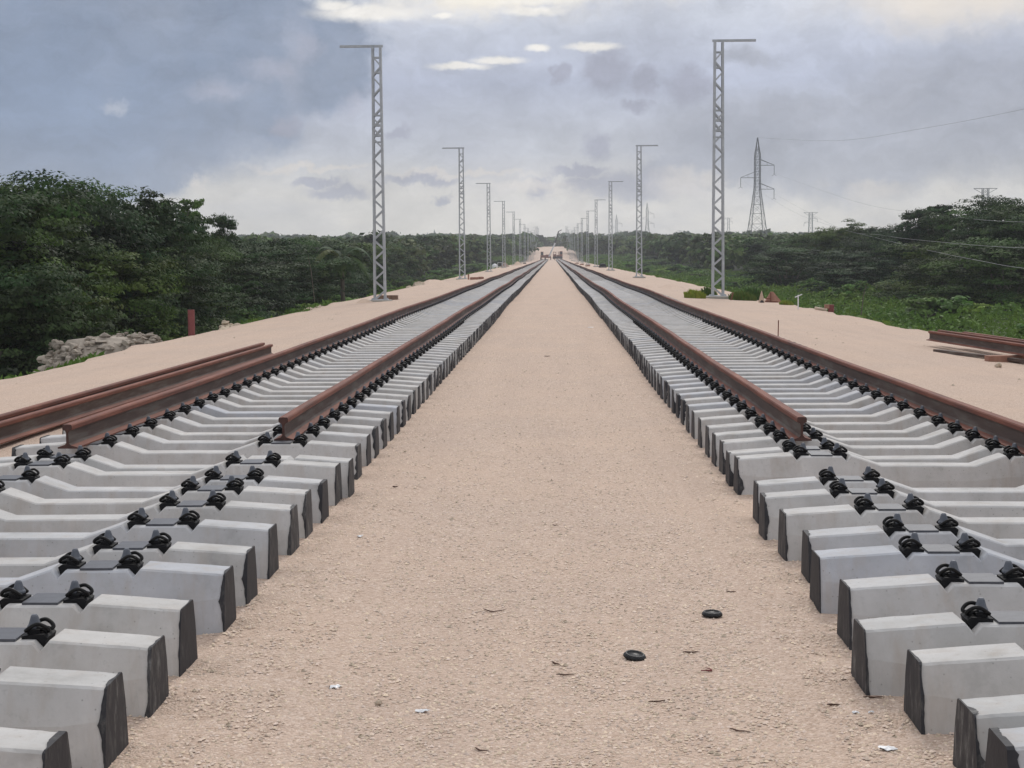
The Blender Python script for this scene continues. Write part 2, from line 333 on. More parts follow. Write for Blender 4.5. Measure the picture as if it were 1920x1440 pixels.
# ------------------------------------------------------------------ mesh helpers
class MB:
    def __init__(s): s.v = []; s.f = []; s.m = []
    def add(s, verts, faces, mi=0):
        o = len(s.v); s.v += [tuple(p) for p in verts]
        s.f += [tuple(i + o for i in f) for f in faces]; s.m += [mi] * len(faces)
        return s
    def box(s, c, d, mi=0, rz=0, mat=None):
        hx, hy, hz = d[0]/2, d[1]/2, d[2]/2
        vs = [Vector((x, y, z)) for z in (-hz, hz) for x, y in ((-hx, -hy), (hx, -hy), (hx, hy), (-hx, hy))]
        if mat is not None: vs = [mat @ p for p in vs]
        elif rz: rm = Matrix.Rotation(rz, 3, 'Z'); vs = [rm @ p for p in vs]
        vs = [p + Vector(c) for p in vs]
        return s.add(vs, [(0, 3, 2, 1), (4, 5, 6, 7), (0, 1, 5, 4), (1, 2, 6, 5), (2, 3, 7, 6), (3, 0, 4, 7)], mi)
    def bar(s, a, b, w, h=None, mi=0):
        a = Vector(a); b = Vector(b); d = b - a; L = d.length
        if L < 1e-6: return s
        q = d.to_track_quat('Y', 'Z').to_matrix()
        return s.box((a + b) / 2, (w, L, h or w), mi, mat=q)
    def post(s, a, b, wx, wy, mi=0):      # near-vertical bar with its section square to the axes
        vs = [(p[0]+x*wx/2, p[1]+y*wy/2, p[2]) for p in (a, b) for x, y in ((-1, -1), (1, -1), (1, 1), (-1, 1))]
        return s.add(vs, [(0, 3, 2, 1), (4, 5, 6, 7), (0, 1, 5, 4), (1, 2, 6, 5), (2, 3, 7, 6), (3, 0, 4, 7)], mi)
    def strip(s, a, b, w, t, mi=0):       # flat bar in the x-z plane
        a = Vector(a); b = Vector(b); d = (b-a).normalized(); n = Vector((-d.z, 0, d.x))*w/2; e = Vector((0, t/2, 0))
        vs = [a-n-e, a+n-e, a+n+e, a-n+e, b-n-e, b+n-e, b+n+e, b-n+e]
        return s.add(vs, [(0, 3, 2, 1), (4, 5, 6, 7), (0, 1, 5, 4), (1, 2, 6, 5), (2, 3, 7, 6), (3, 0, 4, 7)], mi)
    def tube(s, pts, r, n=8, mi=0, closed=False):
        pts = [Vector(p) for p in pts]; k = len(pts)
        rs = r if isinstance(r, (list, tuple)) else [r] * k
        vs = []; up = Vector((0, 0, 1)); prev = None
        for i, p in enumerate(pts):
            if closed: d = pts[(i+1) % k] - pts[i-1]
            else: d = pts[min(i+1, k-1)] - pts[max(i-1, 0)]
            d.normalize()
            if prev is None:
                a = d.cross(up)
                if a.length < 1e-3: a = d.cross(Vector((1, 0, 0)))
            else: a = prev - d * prev.dot(d)
            a.normalize(); prev = a; bb = d.cross(a)
            for j in range(n):
                t_ = 2*math.pi*j/n
                vs.append(p + (a*math.cos(t_) + bb*math.sin(t_)) * rs[i])
        fs = []
        for i in range(k if closed else k-1):
            o0 = i*n; o1 = ((i+1) % k)*n
            for j in range(n): fs.append((o0+j, o0+(j+1) % n, o1+(j+1) % n, o1+j))
        if not closed:
            fs.append(tuple(range(n))[::-1]); fs.append(tuple((k-1)*n + j for j in range(n)))
        return s.add(vs, fs, mi)
    def lathe(s, prof, n=16, c=(0, 0, 0), mi=0, axis=None):
        vs = []; fs = []
        for (r, z) in prof:
            for j in range(n):
                t_ = 2*math.pi*j/n
                p = Vector((r*math.cos(t_), r*math.sin(t_), z))
                if axis is not None: p = axis @ p
                vs.append(p + Vector(c))
        for i in range(len(prof)-1):
            for j in range(n): fs.append((i*n+j, i*n+(j+1) % n, (i+1)*n+(j+1) % n, (i+1)*n+j))
        fs.append(tuple(range(n))[::-1]); fs.append(tuple((len(prof)-1)*n+j for j in range(n)))
        return s.add(vs, fs, mi)
    def extrude_y(s, prof, y0, y1, mi=0, fmi=None):   # prof: list of (x,z) counter-clockwise seen from -y
        n = len(prof)
        vs = [(x, y0, z) for x, z in prof] + [(x, y1, z) for x, z in prof]
        for i in range(n):
            j = (i+1) % n
        fs = [(i, (i+1) % n, n+(i+1) % n, n+i) for i in range(n)]
        s.add(vs, fs + [tuple(range(n))[::-1], tuple(range(n, 2*n))], mi)
        return s
    def mesh(s, name, mats, smooth=False):
        me = bpy.data.meshes.new(name); me.from_pydata(s.v, [], s.f)
        for mm in (mats if isinstance(mats, list) else [mats]): me.materials.append(M[mm] if isinstance(mm, str) else mm)
        if isinstance(mats, list) and len(mats) > 1: me.polygons.foreach_set('material_index', s.m)
        if smooth: me.polygons.foreach_set('use_smooth', [True]*len(me.polygons))
        me.update(); return me
    def build(s, name, mats, parent=None, smooth=False, loc=None):
        return obj(name, s.mesh(name, mats, smooth), parent, loc)
def obj(name, me, parent=None, loc=None):
    o = bpy.data.objects.new(name, me); col.objects.link(o)
    if parent is not None: o.parent = parent
    if loc is not None: o.location = loc
    return o
def tag(o, label=None, cat=None, group=None, kind=None):
    if label: o['label'] = label
    if cat: o['category'] = cat
    if group: o['group'] = group
    if kind: o['kind'] = kind
    return o
def empty(name, loc=(0, 0, 0), rz=0):
    o = bpy.data.objects.new(name, None); col.objects.link(o)
    o.location = loc; o.rotation_euler = (0, 0, rz); o.empty_display_size = 0.2
    return o
kids = {}
def copy_tree(o, parent=None):
    c_ = o.copy(); col.objects.link(c_)
    if parent is not None: c_.parent = parent
    for ch in kids.setdefault(o.name, list(o.children)): copy_tree(ch, c_)
    return c_

def fbm(x, y, z=0.0, oct_=4):
    return mnoise.fractal(Vector((x, y, z)), 1.0, 2.0, oct_)

# leaf-quad clouds built with numpy
def leaf_mesh(name, cen, size, tint, mat, seed=0, up=0.35, aspect=0.55, out=None):
    r = np.random.default_rng(seed); N = len(cen)
    nrm = r.normal(size=(N, 3)); nrm[:, 2] = np.abs(nrm[:, 2]) + up
    if out is not None: nrm = nrm * 0.5 + out * 1.3
    nrm /= np.linalg.norm(nrm, axis=1, keepdims=True) + 1e-9
    t_ = r.normal(size=(N, 3)); a = np.cross(nrm, t_); a /= np.linalg.norm(a, axis=1, keepdims=True) + 1e-9
    b_ = np.cross(nrm, a)
    s_ = size[:, None]
    v = np.empty((N, 4, 3))
    v[:, 0] = cen - a*s_; v[:, 1] = cen + b_*s_*aspect + nrm*s_*0.12
    v[:, 2] = cen + a*s_; v[:, 3] = cen - b_*s_*aspect + nrm*s_*0.12
    return quads_mesh(name, v, tint, mat)
def quads_mesh(name, v, tint, mat):
    N = len(v)
    me = bpy.data.meshes.new(name)
    me.vertices.add(N*4); me.vertices.foreach_set('co', v.reshape(-1).astype(np.float32))
    me.loops.add(N*4); me.loops.foreach_set('vertex_index', np.arange(N*4, dtype=np.int32))
    me.polygons.add(N); me.polygons.foreach_set('loop_start', np.arange(0, N*4, 4, dtype=np.int32))
    me.polygons.foreach_set('loop_total', np.full(N, 4, dtype=np.int32))
    at = me.attributes.new('tint', 'FLOAT_COLOR', 'FACE')
    cc_ = np.ones((N, 4), dtype=np.float32); cc_[:, :3] = tint
    at.data.foreach_set('color', cc_.reshape(-1))
    me.materials.append(M[mat]); me.update(calc_edges=True)
    return me

# ------------------------------------------------------------------ ground
def road_z(y):
    if y < 560: return 0.0
    t_ = min(1.0, (y-560)/260.0)
    return 6.5 * t_*t_*(3-2*t_)
def canopy_top(y):            # metres above eye level reached by the forest at distance y
    return max(2.1, 0.0126*y)
def terrain_z(x, y):
    base = EYE + canopy_top(max(y, abs(x)*1.2)) - 7.4
    return max(-2.3 if x > 0 else -3.3, base) + 0.3*fbm(x*0.02, y*0.02)
def bed_z(x, y):
    ax = abs(x)
    z = road_z(y)
    if 1.0 < ax < 4.6 and y < 60: z += 0.016*fbm(x*2.6, y*2.2, 4, 3) + .010
    z += 0.022*fbm(x*0.22, y*0.16, 3) + 0.005*fbm(x*2.1, y*2.1, 9, 3)
    if ax > 5.2: z -= min(ax-5.2, 3.8)*0.045
    e = 9.0 + 0.35*fbm(y*0.13, 5.0 if x > 0 else 8.0)
    if x > 0: e += 0.15
    if ax > e: z -= (ax-e)*0.62 + 0.12*abs(fbm(x*0.7, y*0.7, 2))
    return z
ys = [-6.0]
while ys[-1] < 1150:
    y = ys[-1]; ys.append(y + (0.22 if y < 16 else 0.22 + (y-16)*0.013))
xs = list(np.arange(-17, -10.5, 0.8)) + list(np.arange(-10.4, -4.5, 0.3)) + list(np.arange(-4.4, 4.5, 0.16)) + list(np.arange(4.6, 10.6, 0.3)) + list(np.arange(10.8, 18, 0.8))
def grid(name, xs, ys, zf, mat):
    V_ = np.array([(x, y, zf(x, y)) for y in ys for x in xs], dtype=np.float32)
    nx = len(xs); ny = len(ys)
    i = np.arange((ny-1)*(nx-1)); r_ = i // (nx-1); c_ = i % (nx-1); a = r_*nx + c_
    Fc = np.stack([a, a+1, a+1+nx, a+nx], 1)
    me = bpy.data.meshes.new(name); me.from_pydata(V_.tolist(), [], Fc.tolist())
    me.polygons.foreach_set('use_smooth', [True]*len(me.polygons))
    me.materials.append(M[mat]); me.update(); return obj(name, me)
tag(grid('gravel_trackbed', xs, ys, bed_z, 'gravel'), kind='structure')
txs = [-2600, -1800, -1200, -800, -550, -400, -300, -220, -160, -120, -90, -70, -55, -42, -32, -25, -20, -16, -13, -10, 10, 13, 16, 20, 25, 32, 42, 55, 70, 90, 120, 160, 220, 300, 400, 550, 800, 1200, 1800, 2600]
tys = [-80, -40, -10, 10, 25, 40, 55, 70, 90, 110, 135, 160, 190, 230, 270, 320, 380, 450, 530, 620, 720, 840, 1000, 1200, 1500, 2000, 2800, 4000, 6000]
def tz(x, y):
    z = terrain_z(x, y)
    if abs(x) < 11: z = min(z, road_z(y) - 1.2)
    return z if y < 1600 else terrain_z(x, 1600)
tag(grid('terrain', txs, tys, tz, 'soil'), kind='structure')

# loose limestone chips lying on the near trackbed
r = np.random.default_rng(3)
N = 90000
u_ = r.random(N); yy = 1/(1/4.2 + u_*(1/46.0-1/4.2))
xx = -2.2 + r.random(N) * 4.3
sz = (0.0026 + 0.0062 * r.random(N)**2.2)*(1+yy/45)
zz = np.array([bed_z(float(a), float(b_)) for a, b_ in zip(xx, yy)])
cen = np.stack([xx, yy, zz + sz*0.15], 1)
base = np.array([(1, 0, 0), (0.2, 0.9, 0), (-0.9, 0.3, 0), (-0.1, -0.95, 0), (0.1, 0.05, 0.75), (0, 0, -0.6)])
ang = r.random(N)*6.283; ca, sa = np.cos(ang), np.sin(ang)
st = 0.6 + 0.8*r.random((N, 3)); loc_ = base[None]*st[:, None, :]*sz[:, None, None]
vx = loc_[:, :, 0]*ca[:, None] - loc_[:, :, 1]*sa[:, None]; vy = loc_[:, :, 0]*sa[:, None] + loc_[:, :, 1]*ca[:, None]
vv = np.stack([vx, vy, loc_[:, :, 2]], 2) + cen[:, None, :]
tri = np.array([(0, 1, 4), (1, 2, 4), (2, 3, 4), (3, 0, 4)])
fi = (np.arange(N)[:, None, None]*6 + tri[None]).reshape(-1)
me = bpy.data.meshes.new('gravel_chips')
me.vertices.add(N*6); me.vertices.foreach_set('co', vv.reshape(-1).astype(np.float32))
nf = N*4
me.loops.add(nf*3); me.loops.foreach_set('vertex_index', fi.astype(np.int32))
me.polygons.add(nf); me.polygons.foreach_set('loop_start', np.arange(0, nf*3, 3, dtype=np.int32)); me.polygons.foreach_set('loop_total', np.full(nf, 3, dtype=np.int32))
at = me.attributes.new('tint', 'FLOAT_COLOR', 'FACE')
tn = np.repeat(0.72 + 0.48*r.random(N), 4); cc_ = np.ones((nf, 4), dtype=np.float32); cc_[:, :3] = tn[:, None]
cc_[:, 2] *= np.repeat(0.9 + 0.15*r.random(N), 4)
at.data.foreach_set('color', cc_.reshape(-1)); me.materials.append(M['chip']); me.update(calc_edges=True)
tag(obj('gravel_chips', me), 'loose pale limestone chips strewn over the gravel between the two tracks', 'gravel', kind='stuff')

# sparse larger stones on trackbed and shoulders
mb = MB(); rs_ = random.Random(12)
for k in range(1000):
    if k < 700: y = 4.5 + 22*rs_.random()**1.6; x = rs_.uniform(-1.5, 1.3); q = .006+.011*rs_.random()**3
    else:
        y = 14 + 95*rs_.random()**1.5; x = rs_.choice((-1, 1))*rs_.uniform(4.6, 9.3); q = .012+.026*rs_.random()**4
    z = bed_z(x, y); a = rs_.random()*6.28
    vs = [(x+q*math.cos(a+t_)*rs_.uniform(.6, 1.2), y+q*math.sin(a+t_)*rs_.uniform(.6, 1.2), z+q*.1) for t_ in (0, 1.5, 3.1, 4.6)] + [(x, y, z+q*rs_.uniform(.6, .9)), (x+q*.4, y+q*.2, z+q*.6)]
    mb.add(vs, [(0, 1, 5, 4), (1, 2, 4, 5), (2, 3, 4), (3, 0, 4)])
tag(mb.build('loose_stones', 'pale_rock'), 'scattered larger limestone pieces on the central gravel and the shoulders', 'stones', kind='stuff')

# ------------------------------------------------------------------ tracks
LC, RC = -2.875, 2.668
def wob(y, side):
    a = min(1.0, max(0.0, (y-13)/22.0))
    p = 0.0 if side < 0 else 2.1
    return a*(0.020*math.sin(y/5.1+p) + 0.016*math.sin(y/2.3+1.3+p)*max(0.2, 1-y/60) + 0.024*math.sin(y/13.0+p*2))*(.9 if y < 45 else max(.5, 40/y))
def wobz(y, side):
    a = min(1.0, max(0.0, (y-14)/22.0))
    return a*(0.012*math.sin(y/4.2+side) + 0.012*math.sin(y/9.7+2*side)) + 0.012 + road_z(y)

SX = [0.0, 0.33, 0.545, 0.5775, 0.61, 0.895, 0.9275, 0.96, 1.20, 1.35]
SP = {  # x: (top z, top half width, crease z, crease half width, bottom half width)
    0.0: (.205, .092, .10, .120, .132), 0.33: (.205, .092, .10, .120, .132), 0.545: (.279, .100, .13, .137, .146), 0.5775: (.240, .106, .13, .139, .147),
    0.61: (.272, .101, .13, .140, .148), 0.895: (.272, .101, .13, .143, .150), 0.9275: (.240, .108, .13, .144, .150), 0.96: (.279, .100, .13, .145, .150),
    1.20: (.262, .098, .13, .144, .150), 1.35: (.250, .093, .145, .1235, .147)}
def sec(x):
    ax = abs(x)
    ax = min(ax, 1.35)
    for a, b_ in zip(SX[:-1], SX[1:]):
        if ax <= b_ + 1e-9:
            t_ = (ax-a)/(b_-a); return [u + (w-u)*t_ for u, w in zip(SP[a], SP[b_])]
    return list(SP[1.35])
def ring(x, grow=0.0):
    zt, ht, zc, hc, hb = sec(x)
    pts = [(-hb, -.03), (-hc, zc), (-ht-.005, zt-.008), (-ht+.006, zt), (ht-.006, zt), (ht+.005, zt-.008), (hc, zc), (hb, -.03)]
    if grow: pts = [(y*(1+grow/0.12), z + grow*(1 if z > zt-.02 else 0)) for y, z in pts]
    return pts
def body_mesh(seed, low=False):
    rr = random.Random(seed); mb = MB()
    xs_ = [-a for a in SX[::-1]] + SX[1:]
    if not low:
        xs_ = sorted(set(xs_ + [-1.14, 1.14, -1.25, 1.25, -1.275, 1.275, -1.30, 1.30, -1.325, 1.325, -.75, .75, -.70, .70, -.45, .45]))
    rings = []
    for x in xs_:
        rings.append([(x + (rr.uniform(-.003, .003) if abs(x) > 1.2 else 0), y + rr.uniform(-.0012, .0012), z + rr.uniform(-.001, .001)) for y, z in ring(x)])
    vs = [p for q in rings for p in q]; fs = []
    for i in range(len(rings)-1):
        for j in range(8): fs.append((i*8+j, (i+1)*8+j, (i+1)*8+(j+1) % 8, i*8+(j+1) % 8))
    fs.append(tuple(range(8))); fs.append(tuple((len(rings)-1)*8+j for j in range(8))[::-1])
    mb.add(vs, [f[::-1] for f in fs]); return mb
def end_mesh(seed, sgn):
    """irregular coat of black paint over one end, 3 mm proud of the concrete"""
    rr = random.Random(seed); mb = MB()
    per = []
    base_ = ring(1.35)
    for i in range(8):
        if i == 7: break
        (y0, z0), (y1, z1) = base_[i], base_[i+1]
        L = math.hypot(y1-y0, z1-z0); n = max(1, int(L/.012))
        for k in range(n): per.append((i, k/n))
    per.append((6, 1.0))
    sd_ = rr.uniform(0, 100); heavy = rr.choice([0.0008, 0.0015, 0.003, 0.004, 0.006, 0.009, 0.013, 0.018]); fq = rr.choice([4, 7, 11])
    outer, inner = [], []
    for (i, t_) in per:
        q0 = ring(1.352, .005)
        y = q0[i][0] + (q0[i+1][0]-q0[i][0])*t_; z = q0[i][1] + (q0[i+1][1]-q0[i][1])*t_
        outer.append((sgn*1.3545, y, z))
        wv = max(0.0, heavy*0.8 + heavy*2.2*mnoise.fractal(Vector((y*fq+sd_, z*fq, sd_)), 0.8, 2.3, 5)) + 0.0015
        if i in (2, 3, 4): wv = min(wv, .02)
        q1 = ring(1.35-wv, .0045)
        y1 = q1[i][0] + (q1[i+1][0]-q1[i][0])*t_; z1 = q1[i][1] + (q1[i+1][1]-q1[i][1])*t_
        inner.append((sgn*(1.35-wv), y1, z1))
    n = len(per); vs = outer + inner + [(sgn*1.3565, 0, .12)]
    mids = []
    fs = [(i, i+1, n+i+1, n+i) for i in range(n-1)] + [(2*n, i+1, i) for i in range(n-1)] + [(2*n, 0, n-1)]
    if sgn > 0: fs = [f[::-1] for f in fs]
    mb.add(vs, fs); return mb
bodies = [body_mesh(i).mesh('concrete_body', 'concrete') for i in range(4)]
ends = {s: [end_mesh(10+i+(50 if s > 0 else 0), s).mesh('painted_end', 'paint') for i in range(8)] for s in (-1, 1)}
# fastener, +x points away from the rail
gp = MB(); gp.extrude_y([(-.034, .001), (.024, .001), (.0535, -.034), (.066, .008), (.050, .020), (.016, .019), (-.034, .013)], -.056, .056)
gp.box((.006, 0, .026), (.048, .074, .018))
guide_me = gp.mesh('guide_plate', 'guide')
def smooth_path(pts, n=4):
    pts = [Vector(p) for p in pts]; out = []
    for i in range(len(pts)-1):
        p0 = pts[max(i-1, 0)]; p1 = pts[i]; p2 = pts[i+1]; p3 = pts[min(i+2, len(pts)-1)]
        for k in range(n):
            t_ = k/n
            out.append(0.5*((2*p1) + (-p0+p2)*t_ + (2*p0-5*p1+4*p2-p3)*t_*t_ + (-p0+3*p1-3*p2+p3)*t_**3))
    out.append(pts[-1]); return out
CS = (.70, .70, .74)
half = [(-.034, .052, .030), (-.016, .060, .044), (.016, .063, .064), (.048, .060, .068), (.078, .052, .052), (.092, .040, .034), (.080, .029, .026), (.052, .025, .034), (.018, .025, .042), (-.014, .019, .044), (-.024, 0, .043)]
half = [(x*CS[0], y*CS[1], z*CS[2]+.006) for x, y, z in half]
path = half + [(x, -y, z) for x, y, z in half[-2::-1]]
cl = MB(); cl.tube(smooth_path(path, 3), .0082, 8); clip_me = cl.mesh('rail_clip', 'clip', True)
cl = MB(); cl.tube(path, .0085, 4); clip_low = cl.mesh('rail_clip', 'clip')
cp = MB(); cp.lathe([(.029, .034), (.029, .040), (.026, .045), (.0235, .048), (.0140, .080), (.009, .086)], 12); cap_me = cp.mesh('screw_cap', 'cap', False)
cp = MB(); cp.lathe([(.028, .036), (.023, .050), (.011, .084)], 6); cap_low = cp.mesh('screw_cap', 'cap')
pd = MB(); pd.box((0, 0, .006), (.152, .185, .010)); pad_me = pd.mesh('rail_pad', 'pad')

def make_sleeper(low=False):
    root = empty('concrete_sleeper')
    obj('concrete_body', bodies[0], root)
    for s in (-1, 1): obj('painted_end', ends[s][0], root)
    for s in (-1, 1):
        obj('rail_pad', pad_me, root, (s*.7525, 0, .272))
        for q in (-1, 1):
            T = (s*.7525 + q*.121, 0, .272)
            if not low:
                g_ = obj('guide_plate', guide_me, root, T); g_.rotation_euler = (0, 0, 0 if q > 0 else math.pi)
            k = obj('rail_clip', clip_low if low else clip_me, root, T); k.rotation_euler = (0, 0, 0 if q > 0 else math.pi)
            obj('screw_cap', cap_low if low else cap_me, k)
    return root
def dress(root, rr):
    for ch in root.children:
        if ch.name.startswith('concrete_body'): ch.data = rr.choice(bodies)
        elif ch.name.startswith('painted_end'):
            s = -1 if ch.data in ends[-1] else 1
            ch.data = rr.choice(ends[s])
            if rr.random() < 0.12 and False: pass
proto = make_sleeper(); proto_low = make_sleeper(True)
# distance along the line and inner-end offset of the sleepers not yet aligned
left_y = [4.60, 5.21, 5.85, 6.44, 7.11, 7.66, 8.32, 8.99, 9.52, 10.10, 10.78, 11.12, 12.0, 12.66, 13.25, 13.9]
left_e = [1.525, 1.529, 1.539, 1.558, 1.529, 1.53, 1.536, 1.53, 1.532, 1.512, 1.515, 1.47, 1.523, 1.525, 1.525, 1.525]
right_y = [4.58, 4.97, 5.57, 6.09, 6.81, 7.5, 8.1, 8.73, 9.34, 9.93, 11.1, 11.53, 12.14, 12.65, 13.2, 13.85, 14.5]
right_e = [1.34, 1.34, 1.315, 1.215, 1.29, 1.28, 1.335, 1.30, 1.27, 1.31, 1.32, 1.31, 1.325, 1.318, 1.318, 1.318, 1.318]
while len(left_y) < 150: left_y.append(left_y[-1] + 0.60 + rng.uniform(-.012, .012)); left_e.append(1.525)
while len(right_y) < 150: right_y.append(right_y[-1] + 0.60 + rng.uniform(-.012, .012)); right_e.append(1.318)
ordn = ['nearest', 'second', 'third', 'fourth', 'fifth', 'sixth', 'seventh', 'eighth', 'ninth', 'tenth', 'eleventh', 'twelfth', 'thirteenth', 'fourteenth', 'fifteenth', 'sixteenth', 'seventeenth', 'eighteenth', 'nineteenth', 'twentieth']
used = {False: False, True: False}
for side, Y, E in ((-1, left_y, left_e), (1, right_y, right_e)):
    nm = 'left' if side < 0 else 'right'
    for i, (y, e) in enumerate(zip(Y, E)):
        low = y > 34
        src = proto_low if low else proto
        if used[low]: o = copy_tree(src)
        else: o = src; used[low] = True; kids[src.name] = None
        if kids.get(src.name, 1) is None: kids[src.name] = list(src.children)
        near = y < 11.9
        rr = random.Random(1000*side + i)
        o.location = (side*(e+1.35) + wob(y, side), y, wobz(y, side) + (rr.uniform(-.008, .006) if near else 0))
        o.rotation_euler = (0, rr.uniform(-.006, .006) if near else 0, rr.uniform(-.02, .02) if near else rr.uniform(-.004, .004))
        dress(o, rr)
        if near:
            tag(o, 'bare concrete sleeper without rail, %s from the photo\'s bottom in the %s track' % (ordn[i], nm), 'sleeper', 'sleepers still without rails')
        elif i < 20:
            tag(o, 'concrete sleeper just under the rail ends, %s from the bottom in the %s track' % (ordn[i], nm), 'sleeper', 'sleepers carrying rails in the %s track' % nm)
        else:
            tag(o, 'black-ended sleeper in the even row running far under the %s track\'s rails' % nm, 'sleeper', 'even row of sleepers in the %s track' % nm)
        if side < 0 and i == 11:
            for ch in list(o.children):
                if abs(ch.location.x - .7525) < .2 and not ch.name.startswith(('concrete', 'painted')):
                    for g2 in list(ch.children): bpy.data.objects.remove(g2)
                    bpy.data.objects.remove(ch)
# everything past the 300 nearest sleepers
fb = body_mesh(5, True); far = MB()
LOWX = [-1.35, -.96, -.545, -.33, .33, .545, .96, 1.35]
for side, Y in ((-1, left_y), (1, right_y)):
    y = Y[-1]; k = 0
    while y < 590:
        y += 0.60
        cx = (LC if side < 0 else RC) + wob(y, side); z0 = wobz(y, side)
        vs = []
        for x in LOWX:
            zt, ht, zc, hc, hb = sec(x)
            vs += [(cx+x, y-hb, z0-.03), (cx+x, y-ht, z0+zt), (cx+x, y+ht, z0+zt), (cx+x, y+hb, z0-.03)]
        fs = []
        for i in range(len(LOWX)-1):
            for j in range(3): fs.append((i*4+j, i*4+j+1, (i+1)*4+j+1, (i+1)*4+j))
        far.add(vs, fs, 0)
        for e_ in (-1, 1):
            zt, ht, zc, hc, hb = sec(1.35); x1, x2 = cx+e_*1.354, cx+e_*1.343
            q_ = [(x_, y+a_*1.03, z0+b_) for x_ in (x1, x2) for a_, b_ in ((-hb, -.03), (-ht, zt+.003), (ht, zt+.003), (hb, -.03))]
            far.add(q_, [(0, 1, 2, 3), (0, 4, 5, 1), (1, 5, 6, 2), (2, 6, 7, 3)], 1)
        if y < 300:
            for s in (-1, 1):
                for q in (-1, 1):
                    far.box((cx+s*.7525+q*.130, y, z0+.300), (.085, .10, .05), 2)
tag(far.build('concrete_sleepers', ['concrete', 'paint', 'guide']), 'far concrete sleepers of both tracks merging into two grey ribbons towards the horizon', 'sleepers', kind='stuff')

# ------------------------------------------------------------------ rails
RP = [(-.076, 0), (.076, 0), (.076, .011), (.024, .026), (.010, .042), (.0095, .120), (.016, .136), (.037, .146), (.0375, .174), (.031, .184), (0, .186),
      (-.031, .184), (-.0375, .174), (-.037, .146), (-.016, .136), (-.0095, .120), (-.010, .042), (-.024, .026), (-.076, .011)]
WEB = {3, 4, 5, 14, 15, 16}
def rail_mesh(line, name='rusty_rail'):
    """line: list of (x, y, z) of the middle of the foot"""
    mb = MB(); n = len(RP); vs = []
    for i, p in enumerate(line):
        a = Vector(line[max(i-1, 0)]); b_ = Vector(line[min(i+1, len(line)-1)]); d = (b_-a).normalized()
        nx = Vector((d.y, -d.x, 0)).normalized()
        for (x, z) in RP: vs.append(Vector(p) + nx*x + Vector((0, 0, z)))
    fs = []; mi = []
    for i in range(len(line)-1):
        for j in range(n):
            fs.append((i*n+j, i*n+(j+1) % n, (i+1)*n+(j+1) % n, (i+1)*n+j)); mi.append(1 if j in WEB else 0)
    mb.add(vs, fs); mb.m = mi
    mb.add(vs[:n], [tuple(range(n))[::-1]], 2); mb.add(vs[-n:], [tuple(range(n))], 2)
    return mb.mesh(name, ['rust', 'rust_web', 'steel_cut'])
def track_rail(side, off, y0, label):
    cx = (LC if side < 0 else RC) + off
    line = []; y = y0
    while y < 590:
        line.append((cx + (side*.07*math.exp(-(y-y0)/3.0) if side < 0 and off < 0 else 0) + wob(y, side) + 0.004*math.sin(y*1.3), y, wobz(y, side) + .281)); y += 0.45 if y < 60 else 2.0
    return tag(obj('rusty_rail', rail_mesh(line)), label, 'rail', 'rails laid on the sleepers')
track_rail(-1, -.7525, 11.6, 'outer rusty rail of the left track, the one farther from the central gravel')
track_rail(-1, .7525, 12.05, 'inner rusty rail of the left track, the one nearer the central gravel')
track_rail(1, -.7525, 11.9, 'inner rusty rail of the right track, the one nearer the central gravel')
track_rail(1, .7525, 8.4, 'outer rusty rail of the right track, running out of the right edge')
def straight_rail(a, b_, label, group, bend=0.0):
    line = []
    L = (Vector(b_)-Vector(a)).length; n = max(2, int(L/1.0))
    for i in range(n+1):
        t_ = i/n; p = Vector(a).lerp(Vector(b_), t_); line.append((p.x + bend*math.sin(t_*3.14), p.y, p.z))
    return tag(obj('loose_rail', rail_mesh(line, 'loose_rail')), label, 'rail', group)
straight_rail((-4.93, 26.9, .04), (-5.22, 10.5, .045), 'rusty spare rail lying on the gravel right beside the left track', 'spare rails left of the track', 0.03)
straight_rail((-5.20, 27.6, .03), (-5.46, 11.0, .03), 'rusty spare rail left of the track, the one farther out and partly hidden', 'spare rails left of the track', -0.02)
zb = 0.02
straight_rail((7.42, 30.6, zb), (8.5, 19.0, zb), 'front rusty rail of the stack lying on blocks at the right edge of the gravel', 'rails stacked at the right shoulder')
straight_rail((7.70, 31.0, zb), (8.78, 19.4, zb), 'middle rusty rail of the stack at the right edge of the gravel', 'rails stacked at the right shoulder')
straight_rail((7.98, 30.2, zb), (9.06, 18.6, zb), 'rearmost rusty rail of the stack at the right edge, next to the grass', 'rails stacked at the right shoulder')
mb = MB(); mb.bar((7.05, 28.6, -.06), (8.02, 25.0, -.06), .12, .05); tag(mb.build('steel_bar', 'rust_web'), 'flat rusty bar lying under the stacked rails on the right', 'steel bar')
for (x0, y0, w, d_, h, lab, mt) in ((7.95, 26.3, 1.25, .22, .11, 'timber block under the stacked rails on the right, its sawn end showing', 'red_wood'),
                                    (8.5, 22.3, 1.2, .22, .10, 'timber block under the stacked rails, nearer the right edge of the photo', 'wood')):
    mb = MB(); mb.box((x0, y0, bed_z(x0, y0)+h/2+.01), (w, d_, h), rz=.05); tag(mb.build('timber_block', mt), lab, 'timber block')

